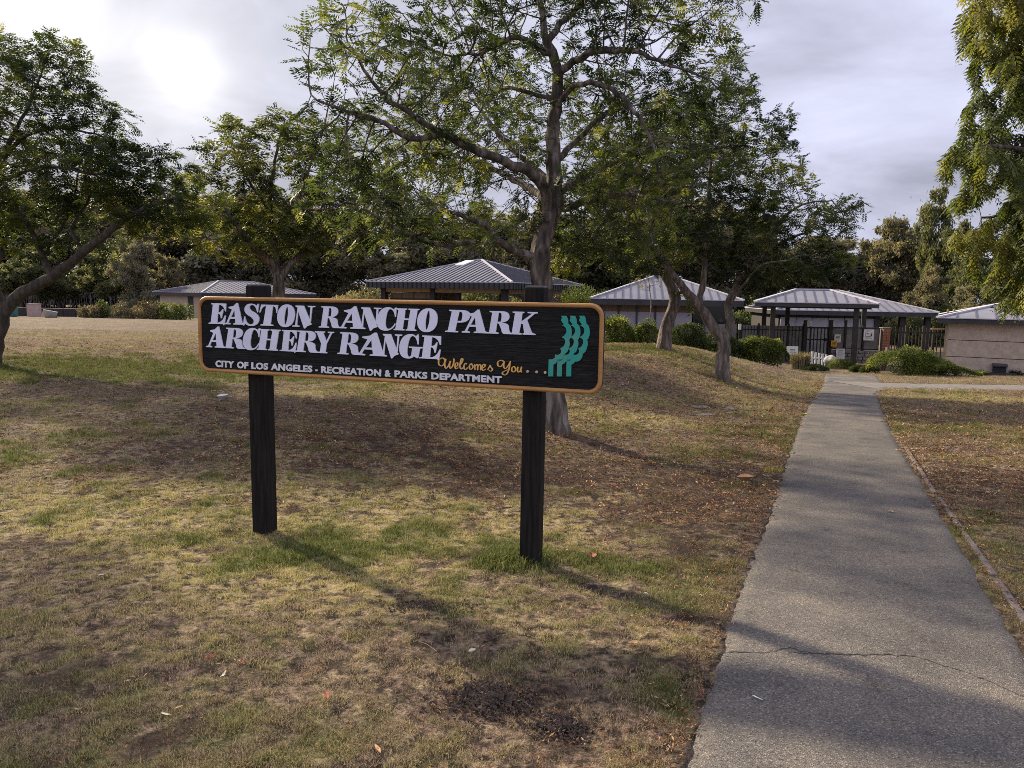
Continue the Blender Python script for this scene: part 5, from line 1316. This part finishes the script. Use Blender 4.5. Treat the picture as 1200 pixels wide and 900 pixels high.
# grey fence right of the clubhouse
f4 = thing('board_fence', 'grey board fence running left from the mesh fence toward the clubhouse', 'fence', (wx(860), 37.2, -1.4)); fx = wx(860)
zt = wz(860, 380, 37.2) + 1.4
for i, (a_, b_) in enumerate(((828, 841), (841, 855), (855, 868))):
    MB().box(((wx(a_) + wx(b_)) / 2 - fx, 0, zt / 2), (wx(b_) - wx(a_) - .05, .05, zt)).build('fence_panel', M['mesh'], f4)
    MB().box((wx(a_) - fx, -.04, zt / 2 + .06), (.09, .09, zt + .12)).build('post', M['fascia'], f4)
# white picket stub and boulder by the path end
wp = thing('white_picket_panel', 'short leaning white picket panel at the foot of the gate', 'fence', (wx(961, 34), 34, -1.35)); 
for i in range(5):
    x = (i - 2) * .155; h = wz(961, 412 + i * .8, 34) + 1.35; MB().box((x, 0, h / 2 - .1), (.085, .025, h + .2)).build('picket', M['whitepaint'], wp)
MB().box((0, .03, .35), (.75, .025, .06)).build('rail', M['whitepaint'], wp)

def rock(name, label, c, rx, ry, rz, mat, seed, cat='rock', n=3):
    bm = bmesh.new(); bmesh.ops.create_icosphere(bm, subdivisions=n, radius=1)
    rg = np.random.default_rng(seed); k = rg.uniform(0, 9, 3)
    for v in bm.verts:
        d = 1 + .22 * math.sin(v.co.x * 2.3 + k[0]) * math.cos(v.co.y * 2.9 + k[1]) + .12 * math.sin(v.co.z * 5 + k[2]); v.co = Vector((v.co.x * rx * d, v.co.y * ry * d, v.co.z * rz * d))
    me = bpy.data.meshes.new(name); bm.to_mesh(me); bm.free(); me.materials.append(mat)
    for p in me.polygons: p.use_smooth = True
    o = bpy.data.objects.new(name, me); COL.objects.link(o); o.location = c
    if label: tag(o, label, cat)
    return o
g = at(973, 431, 33); rock('boulder', 'pale rounded boulder beside the white pickets at the path end', (g.x, 33, float(tz(g.x, 33)) + .28), .23, .2, .30, M['boulder'], 3)

# ------------------------------------------------------------------ notices
def notice(name, label, px, py, Y, w, h, mat, marks=(), post=None, cat='sign', rows=()):
    c = at(px, py, Y); t = thing(name, label, cat, (c.x, Y, c.z))
    MB().box((0, 0, 0), (w, .02, h)).build('panel', mat, t)
    for (x, z, ww, hh) in marks: MB().box((x * w, -.013, z * h), (ww * w, .005, hh * h)).build('printed_mark', M['print'], t)
    if post: MB().box((0, .03, -h / 2 - post / 2 + .1), (.05, .04, post + .2)).build('pole', M['metal_black'], t)
    return t
line = lambda z, w=.7, h=.05, x=0: (x, z, w, h)
notice('notice_board', 'white square notice with black symbol and writing on the fence by the brick pillar', 1018, 392.5, Yg - .12, .48, .52, M['whitepaint'], [line(.36, .3, .06, -.1), (.26, .02, .16, .26), line(.12, .2, .05, -.12), line(-.16, .5, .05), line(-.28, .6, .05), (-.3, .05, .04, .4)])
notice('small_notice', 'small pale notice above the yellow sign on the mesh beside the gate', 981.5, 396.5, Yg - .10, .30, .38, M['whitepaint'], [line(.25, .6), line(.1), line(-.05), line(-.2, .5)])
notice('yellow_notice', 'small yellow sign fixed beside the gate post', 977.3, 402.5, Yg - .2, .28, .28, M['yellow'], [line(.2, .6, .07), line(0, .7, .06), line(-.2, .5, .06)])
notice('white_notice', 'large plain white notice on the low stone wall under the yellow sign', 984.8, 414.7, Yg - .16, .42, .50, M['whitepaint'], [line(.3, .5, .05), line(.1, .7, .03), line(0, .7, .03), line(-.1, .6, .03)])
notice('bush_notice', 'white sign half hidden behind the bush left of the gate', 928.5, 411, 34.4, .50, .40, M['whitepaint'], [line(.1, .5, .10), line(-.15, .6, .06)], post=1.0)
notice('post_light', 'small white light box on a thin post by the board fence', 867, 383, 35.5, .13, .26, M['whitepaint'], [], post=1.5, cat='light')
notice('gate_light', 'small white box on a thin black post above the gate left post', 950.5, 379.5, Yg - .1, .13, .24, M['whitepaint'], [], post=1.6, cat='light')
notice('pillar_box', 'tiny white meter box at the right foot of the brick pillar', 1038.5, 409.5, Yg - .35, .10, .22, M['whitepaint'], [], cat='box')

# ------------------------------------------------------------------ shrubs
def shrub(name, label, px, base_py, Y, w_px, top_py, leafk, seed, dens=1.0, leaf=.065, shape='mound', skew=0.0, group=None):
    rg = np.random.default_rng(seed); c = at(px, 400, Y); z0 = float(tz(c.x, Y)); rw = w_px / 2 / FPX * Y
    H = max(.15, at(px, top_py, Y).z - z0); root = thing(name, label, 'bush', (c.x, Y, z0), 0, group)
    if name in ('juniper_bush', 'mounded_bush', 'low_shrub'): shape = 'dome'
    cl = []; n = int(16 * dens * max(1, rw) * (.4 if shape == 'dome' else 1))
    for i in range(n):
        a = rg.uniform(0, 6.28); r = rg.random() ** .5 * (.75 if shape == 'dome' else 1); x = math.cos(a) * r; y = math.sin(a) * r
        hh = math.sqrt(max(0, 1 - (abs(x) ** 2.2) * .95)) * math.sqrt(max(.05, 1 - y * y * .9))
        if skew: hh *= 1 - skew * max(0, x) ** .8
        cl.append((np.array([x * rw * .9, y * rw * .55, H * hh * rg.uniform(.45, .93)]), H * rg.uniform(.16, .30) + .04))
        cl.append((np.array([x * rw * .92, y * rw * .6, H * hh * .25]), H * .28 + .04))
    V = []; T = []
    for cc, r in cl:
        k = int(230 * (r / .25) ** 2 * dens * (.05 / leaf) ** 1.3) + 30; u = rg.normal(0, 1, (k, 3)); u /= np.linalg.norm(u, axis=1, keepdims=True); p = cc + u * r * (rg.random((k, 1)) ** .35) * np.array([1.1, 1.0, .85])
        p[:, 2] = np.maximum(p[:, 2], .02)
        d = u * .6 + rg.normal(0, .5, (k, 3)); d[:, 2] += .5; d /= np.linalg.norm(d, axis=1, keepdims=True); s = np.cross(d, rg.normal(0, 1, (k, 3))); s /= np.linalg.norm(s, axis=1, keepdims=True); l = leaf * rg.uniform(.7, 1.4, (k, 1))
        V.append(np.stack([p, p + d * l * .5 + s * l * .28, p + d * l * 1.1, p + d * l * .5 - s * l * .28], 1)); T.append(np.clip(.40 + rg.normal(0, .2) + rg.normal(0, .18, k), 0, 1))
    if shape == 'dome':
        k = int(5200 * dens * max(.25, rw) ** 1.3); a = rg.uniform(0, 6.28, k); r = rg.random(k) ** .5; x = np.cos(a) * r; y = np.sin(a) * r
        bump = fbm(x * rw * 3.2 + seed, y * rw * 3.2 + 5, 3); hh = np.sqrt(np.clip(1 - x * x * .97, 0, 1)) * np.sqrt(np.clip(1 - y * y * .97, 0, 1)) * (1 - skew * np.maximum(x, 0) ** .8)
        p = np.stack([x * rw * (.93 + .14 * bump), y * rw * .62, np.maximum(.02, H * hh * (.70 + .42 * bump) - rg.random(k) ** 2 * .12)], -1)
        u = np.stack([x, y * 1.5, np.full(k, .7)], -1); d = u * .7 + rg.normal(0, .45, (k, 3)); d /= np.linalg.norm(d, axis=1, keepdims=True); s_ = np.cross(d, rg.normal(0, 1, (k, 3))); s_ /= np.linalg.norm(s_, axis=1, keepdims=True); l = leaf * rg.uniform(.6, 1.3, (k, 1))
        V.append(np.stack([p, p + d * l * .5 + s_ * l * .28, p + d * l * 1.1, p + d * l * .5 - s_ * l * .28], 1)); T.append(np.clip(.42 + (bump - .5) * 1.6 + rg.normal(0, .16, k), 0, 1))
    V = np.concatenate(V); n = len(V); T = np.repeat(np.concatenate(T), 4)
    mk('foliage', V.reshape(-1, 3), np.arange(n * 4).reshape(-1, 4), M[leafk], root, tone=T)
    paths = []
    for i in range(7):
        e = cl[rg.integers(len(cl))][0]; t = np.linspace(0, 1, 5)[:, None]; paths.append((np.array([0, 0, -.05]) * (1 - t) + e * t + np.array([0, 0, .1]) * t * (1 - t), np.linspace(.02, .006, 5)))
    V, F = tubes(paths, lambda r: 4); mk('stem', V, F, M['bark'], root); return root
def grass_clump(label, px, Y, w_px, top_py, seed, leafk='lf_dry'):
    rg = np.random.default_rng(seed); c = at(px, 400, Y); z0 = float(tz(c.x, Y)); rw = w_px / 2 / FPX * Y; H = max(.2, at(px, top_py, Y).z - z0); V = []; F = []; T = []
    for i in range(int(900 * max(.5, rw))):
        a = rg.uniform(0, 6.28); r = rg.random() ** .6 * rw * .55; b = np.array([math.cos(a) * r, math.sin(a) * r, 0]); d = np.array([math.cos(a), math.sin(a), 0]) * rg.uniform(.1, .55) * rw; h = H * rg.uniform(.55, 1.08); s = np.array([-math.sin(a), math.cos(a), 0]) * .010 * (1 + Y / 60)
        n = len(V); m = b + d * .45 + np.array([0, 0, h * .65]); e = b + d + np.array([0, 0, h * rg.uniform(.7, 1)]); V += [b - s, b + s, m + s, m - s, e]; F += [(n, n + 1, n + 2, n + 3), (n + 3, n + 2, n + 4)]; T += [rg.random()] * 5
    o = mk('grass_clump', np.array(V), F, M[leafk], tone=T); o.location = (c.x, Y, z0); tag(o, label, 'ornamental grass'); return o
shrub('juniper_bush', 'low spreading green bush just right of the sign, leftmost on the mound crest', 722, 398, 29, 52, 371, 'lf_bush', 51)
shrub('juniper_bush', 'green bush between the sign-side bush and the leaning trunk', 757, 402, 29.5, 42, 376, 'lf_bush', 52)
shrub('juniper_bush', 'dark green bush right of the leaning trunk', 803, 406, 29.5, 52, 376, 'lf_bushd', 53)
shrub('juniper_bush', 'low dark bush behind the forked tree', 842, 412, 30, 60, 388, 'lf_bushd', 54)
shrub('juniper_bush', 'bright olive-green rounded bush between the forked tree and the gate', 893, 428, 30, 66, 393.5, 'lf_bush', 55, 1.2)
for k, (px, w, tp, lk) in enumerate(((840, 60, 352, 'lf_dark'), (885, 60, 356, 'lf_bushd'), (760, 90, 340, 'lf_dark'), (1075, 70, 362, 'lf_dark'), (1115, 60, 360, 'lf_bushd'), (700, 70, 342, 'lf_bushd'), (560, 120, 338, 'lf_dark'), (440, 110, 338, 'lf_far'), (650, 60, 340, 'lf_far'))):
    shrub('tall_hedge_shrub', 'dark hedge shrub filling the gap ' + ('left of the gate shelter', 'behind the board fence', 'behind the clubhouse', 'behind the picket fence', 'behind the tan building corner', 'between pavilion and clubhouse', 'under the pavilion eave', 'behind the pavilion boards', 'right of the pavilion columns')[k], px, 380, 54, w, tp, lk, 140 + k, .7, .16)
grass_clump('tall straw-coloured grass clump at the foot of the gate', 939, 30.5, 34, 410, 56)
shrub('low_shrub', 'small dark shrub at the left side of the path end', 958, 440, 30, 32, 427, 'lf_bushd', 57, 1.3, .035)
shrub('low_shrub', 'fresh green shrub right of the boulder at the path end', 987, 436, 32, 36, 420.5, 'lf_bush', 58, 1.3, .035)
shrub('low_shrub', 'small brown-green ball shrub beside the large mounded bush', 1005.5, 440, 29.5, 17, 428, 'lf_bushd', 59, 1.6, .03)
shrub('low_shrub', 'second small ball shrub tucked against the large mounded bush', 1021, 441, 29, 24, 427, 'lf_bushd', 60, 1.4, .03)
grass_clump('feathery tan grass clump behind the large mounded bush', 1030, 31.5, 32, 411, 61)
shrub('mounded_bush', 'large mounded green bush sloping down along the tan building', 1072, 443, 28.2, 104, 406, 'lf_bush', 62, 1.1, .05, skew=.35)
shrub('mounded_bush', 'low trailing right end of the bushes in front of the tan wall', 1124, 445, 28.0, 58, 427, 'lf_bush', 63, 1.0, .045, skew=.5)
shrub('low_shrub', 'small brown shrub at the right edge below the tan wall', 1196, 444, 28.8, 22, 433, 'lf_bushd', 64, 1.4, .035)
grass_clump('thin green weeds beside the wall vent', 1150, 28.8, 26, 438, 65, 'lf_bush')
shrub('tall_green_shrub', 'green shrub seen under the pavilion eave beside the right post top', 678, 366, 41, 26, 340, 'lf_bush', 66)
# far shrubs by the left building
for i, (px, w, tp, k, lb) in enumerate((
    (103, 22, 353, 'lf_dry', 'greyish dry shrub at the lawn edge right of the leaning white board'), (122, 26, 351.5, 'lf_bushd', 'dark green shrub at the lawn edge among dry ones'),
    (113, 12, 357, 'lf_dry', 'tiny dry shrub in front of the dark green shrub'), (143, 20, 353, 'lf_dry', 'round dry shrub in the middle of the far row'),
    (158, 16, 356, 'lf_dry', 'low dry shrub right of the middle one in the far row'), (172, 15, 354.5, 'lf_dry', 'round purple-brown shrub left of the far building'),
    (182, 12, 355, 'lf_dry', 'small round brown shrub touching the far building bushes'), (195, 22, 353.5, 'lf_bush', 'green shrub below the left wall of the far building'),
    (218, 30, 353.5, 'lf_bush', 'wide green shrub against the far building beside the sign'))):
    shrub('far_shrub', lb, px, 366, 61 - i * .3, w, tp, k, 70 + i, .45, .12, group='shrubs along the far lawn edge')
# sapling between sign and leaning trunk
make_tree('sapling', 'thin pale sapling standing between the bushes left of the leaning trunk', (762, 395), [([(762, 398, 0), (762, 375, 0), (763, 355, 0), (761, 335, 0), (757, 315, 0)], .035, .012)],
  [(759, 330, 0, .9, .5, .8)], 160, M['lf_olive'], M['bark_pale'], 90, Y0=31, step=.16, kill=.25, frond=(.24, 5, .09, .016, .25), per_tip=1.0, tip_r=.005)

# ------------------------------------------------------------------ things at the far lawn edge
def at_ground(px, Y): p = at(px, 400, Y); return p.x, Y, float(tz(p.x, Y))
x, y, z = at_ground(14, 60)
t = thing('litter_bin', 'teal-green bin standing at the far lawn edge by the left tree trunk', 'bin', (x, y, z)); H = at(14, 355, 60).z - z
MB().box((0, 0, H / 2), (.75, .75, H), taper=1.12).build('body', M['teal_bin'], t, bevel=.03); MB().box((0, 0, H + .04), (.9, .9, .09)).build('lid', M['leaf_pale'], t, bevel=.02)
x, y, z = at_ground(42, 61)
t = thing('pink_crate', 'faded pink block-shaped box at the far lawn edge right of the bin', 'box', (x, y, z), R(8)); MB().box((0, 0, .5), (.85, .6, .95)).build('body', M['pink'], t, bevel=.03); MB().box((0, 0, .99), (.9, .65, .06)).build('lid', M['pink'], t, bevel=.01)
x, y, z = at_ground(60, 58.5)
t = thing('leaning_board', 'white board tilted on the ground at the far lawn edge', 'board', (x, y, z), R(20)); MB().box((0, 0, .28), (.95, .06, .75), tilt=Matrix.Rotation(R(48), 3, 'X') @ Matrix.Rotation(R(18), 3, 'Y')).build('sheet', M['whitepaint'], t); MB().box((0, .35, .18), (.8, .1, .4)).build('prop', M['darkwood'], t)
bk = thing('dark_wall', 'long low dark wall behind the bin and pink box at the far lawn edge', 'wall', at_ground(70, 63)); 
for i in range(9):
    MB().box(((i - 4) * .98, 0, .32), (.95, .3, .70)).build('wall_block', M['darkwood'], bk, bevel=.02)
# mesh fence beyond the oaks
cf = thing('chain_fence', 'pale chain-link fence crossing the open field beyond the oaks', 'fence', at_ground(120, 92))
for i in range(12): MB().cyl(((i - 5.5) * 2.4, 0, 0), .05, 2.3, 6).build('post', M['mesh'], cf)
m = MB()
for i in range(90): m.bar(((i - 45) * .3, 0, .1), ((i - 45) * .3 + .3, 0, 2.2), .018); m.bar(((i - 45) * .3 + .3, 0, .1), ((i - 45) * .3, 0, 2.2), .018)
w_ = m.build('wire_mesh', M['mesh'], cf); w_['kind'] = 'stuff'

# ------------------------------------------------------------------ small things on the lawn and path
def leaf_thing(name, label, cat, px, py, size, mat, seed, curl=.4, thin=.6):
    rg = np.random.default_rng(seed); g = G(px, py); n = 7; V = []; F = []
    a = rg.uniform(0, 6.28); c, s = math.cos(a), math.sin(a)
    for i in range(n):
        t = i / (n - 1); w = size * thin * .5 * math.sin(math.pi * min(.98, t + .03)) ** .7; x = (t - .5) * size; zc_ = size * curl * ((t - .5) ** 2)
        for sgn in (-1, 0, 1): V.append((x * c - sgn * w * s, x * s + sgn * w * c, .006 + zc_ + abs(sgn) * w * curl + rg.normal(0, .001)))
        if i:
            k = 3 * (i - 1); F += [(k, k + 1, k + 4, k + 3), (k + 1, k + 2, k + 5, k + 4)]
    nv = len(V); V += [(v[0], v[1], v[2] - .0015) for v in V]; F += [tuple(nv + q for q in reversed(f)) for f in F[:]]
    o = mk(name, V, F, mat); onp = bool(path_mask(np.array([g.x]), np.array([g.y]))[0]); o.location = (g.x, g.y, g.z + (.012 if onp else .02)); return tag(o, label, cat)
leaf_thing('dry_leaf', 'large curled tan leaf on the lawn left of the path', 'leaf', 873, 566, .16, M['leaf_tan'], 1, .7, .8)
leaf_thing('dry_leaf', 'dark red curled leaf on the lawn right of the right post', 'leaf', 694, 657, .09, M['leaf_red'], 2, .6)
leaf_thing('dry_leaf', 'red-brown leaf near the bottom left of the lawn', 'leaf', 247, 779, .05, M['leaf_red'], 3)
leaf_thing('dry_leaf', 'small red leaf just right of the red-brown leaf', 'leaf', 283, 789, .035, M['leaf_red'], 4)
leaf_thing('dry_leaf', 'long red-brown leaf on the lawn below the post shadow', 'leaf', 383, 829, .07, M['leaf_red'], 5, .3, .3)
leaf_thing('dry_leaf', 'pale tan leaf left of the path edge near the bottom', 'leaf', 742, 761, .05, M['leaf_tan'], 6)
leaf_thing('dry_leaf', 'pale curled leaf on the bare patch below the right post', 'leaf', 553, 773, .04, M['leaf_pale'], 7)
leaf_thing('dry_leaf', 'tiny tan leaf lying on the asphalt path in the middle distance', 'leaf', 1044, 604, .05, M['leaf_tan'], 8)
leaf_thing('dry_leaf', 'pale leaf at the left edge of the path', 'leaf', 909, 568, .07, M['leaf_pale'], 9)
leaf_thing('bark_strip', 'narrow tan strip at the bottom left of the lawn', 'bark', 195, 845, .045, M['leaf_pale'], 10, .2, .25)
leaf_thing('bark_strip', 'second narrow tan strip beside the first at the bottom left', 'bark', 210, 842, .04, M['leaf_tan'], 11, .2, .25)
leaf_thing('bark_strip', 'pale curved strip on the lawn above the tan strips', 'bark', 262, 803, .06, M['leaf_pale'], 12, .4, .18)
leaf_thing('bark_strip', 'white thin strip lying on the path near the bottom', 'strip', 887, 829, .045, M['paper'], 13, .1, .16)
leaf_thing('bark_strip', 'orange-brown strip on the lawn near the bottom centre', 'bark', 443, 893, .06, M['leaf_tan'], 14, .2, .25)
leaf_thing('paper_scrap', 'crumpled white paper scrap on the lawn left of the sign', 'litter', 261, 470, .22, M['paper'], 15, .9, .6)
leaf_thing('paper_scrap', 'tiny white scrap left of the left post', 'litter', 119, 680, .03, M['paper'], 16)
leaf_thing('paper_scrap', 'tiny white scrap at the right of the lawn by the path', 'litter', 757, 703, .025, M['paper'], 17)
leaf_thing('yellow_weed', 'yellow leaf at the path edge near the concrete covers', 'leaf', 942, 488, .12, M['yellow_grass'], 18, .8)
def tuft_thing(name, label, px, py, size, mat, seed):
    rg = np.random.default_rng(seed); g = G(px, py); V = []; F = []
    for i in range(60):
        a = rg.uniform(0, 6.28); r = rg.random() ** .5 * size; b = Vector((math.cos(a) * r, math.sin(a) * r * .6, 0)); h = rg.uniform(.015, .05); d = Vector((rg.normal(0, .02), rg.normal(0, .02), h)); s = Vector((.005, 0, 0)); k = len(V); V += [tuple(b - s), tuple(b + s), tuple(b + d)]; F.append((k, k + 1, k + 2))
    o = mk(name, V, F, mat); o.location = g; return tag(o, label, 'plant')
tuft_thing('yellow_weed', 'bright yellow low weed at the left path edge', 905, 553, .12, M['yellow_grass'], 19)
def twig_thing(label, pix, r, seed):
    pts = [G(*p) + Vector((0, 0, .02 + .01 * (i % 2))) for i, p in enumerate(pix)]; o = Vector(pts[0]); P = np.array([list(p - o) for p in pts]); V, F = tubes([(P, np.linspace(r, r * .4, len(P)))], lambda q: 6); t = mk('twig', V, F, M['twig'], smooth=True); t.location = o; tag(t, label, 'twig')
twig_thing('long thin reddish twig reaching from the lawn to the path edge', [(890, 635), (862, 630), (838, 622), (818, 618), (803, 615)], .004, 1)
twig_thing('short pale twig on the lawn at the bottom centre', [(512, 773), (500, 768), (490, 760)], .002, 2)
twig_thing('small forked twig on the lawn left of the tan strips', [(28, 700), (36, 706), (46, 709)], .002, 3)
# concrete covers set in the lawn
for i, (px, py, w, d, lb) in enumerate(((820, 477, .30, .34, 'pale concrete cover flush in the lawn, leftmost of the rear pair'), (851, 479, .27, .38, 'bright concrete cover, middle of the three in the lawn'), (877, 480.5, .26, .2, 'thin concrete cover nearest the path'), (824, 486.5, .34, .22, 'front left concrete cover partly overgrown'), (849, 484.5, .26, .12, 'narrow concrete cover in front of the bright one'))):
    g = G(px, py); o = MB().box((0, 0, 0), (w, d, .05)).build('concrete_cover', M['concrete'], None, bevel=.01); o.location = (g.x, g.y, g.z - .012); o.rotation_euler = (R(-1.2), 0, R(2)); tag(o, lb, 'cover', 'concrete covers set in the lawn')
# dug soil clods
def soil(label, px, py, rx, ry, h, n, seed):
    rg = np.random.default_rng(seed); g = G(px, py); V = []; F = []
    tet = np.array([(1, 1, 1), (1, -1, -1), (-1, 1, -1), (-1, -1, 1), (0, 0, 1.4), (1.3, 0, 0)], float)
    for i in range(n):
        a = rg.uniform(0, 6.28); r = abs(rg.normal(0, .55)); c = np.array([math.cos(a) * r * rx, math.sin(a) * r * ry, h * max(0, 1 - r) * rg.random() + .003]); s = rg.uniform(.0012, .0045) * (1 + g.y / 8); k = len(V)
        o = rg.normal(0, .6, (4, 3)); 
        for q in (tet[:4] + o) * s: V.append(tuple(c + q))
        F += [(k, k + 1, k + 2), (k, k + 2, k + 3), (k, k + 3, k + 1), (k + 1, k + 3, k + 2)]
    o = mk('loose_soil', V, F, M['dirt']); o.location = (g.x, g.y, g.z); tag(o, label, 'soil', kind='stuff')
soil('dark crumbly soil patch on the lawn at the bottom centre', 575, 825, .24, .17, .012, 1500, 1)
soil('small dark soil patch right of the larger one near the bottom', 660, 858, .13, .10, .01, 500, 2)
soil('dark dug hole edge by the path in the middle distance', 862, 512, .4, .12, .02, 900, 3)
soil('second shallow dug patch near the concrete covers', 845, 501, .35, .09, .02, 600, 4)
soil('dark soil patch left of the path near the bottom', 775, 792, .24, .16, .008, 700, 5)
soil('dark soil patch below the end of the post shadow', 500, 716, .24, .10, .008, 500, 6)
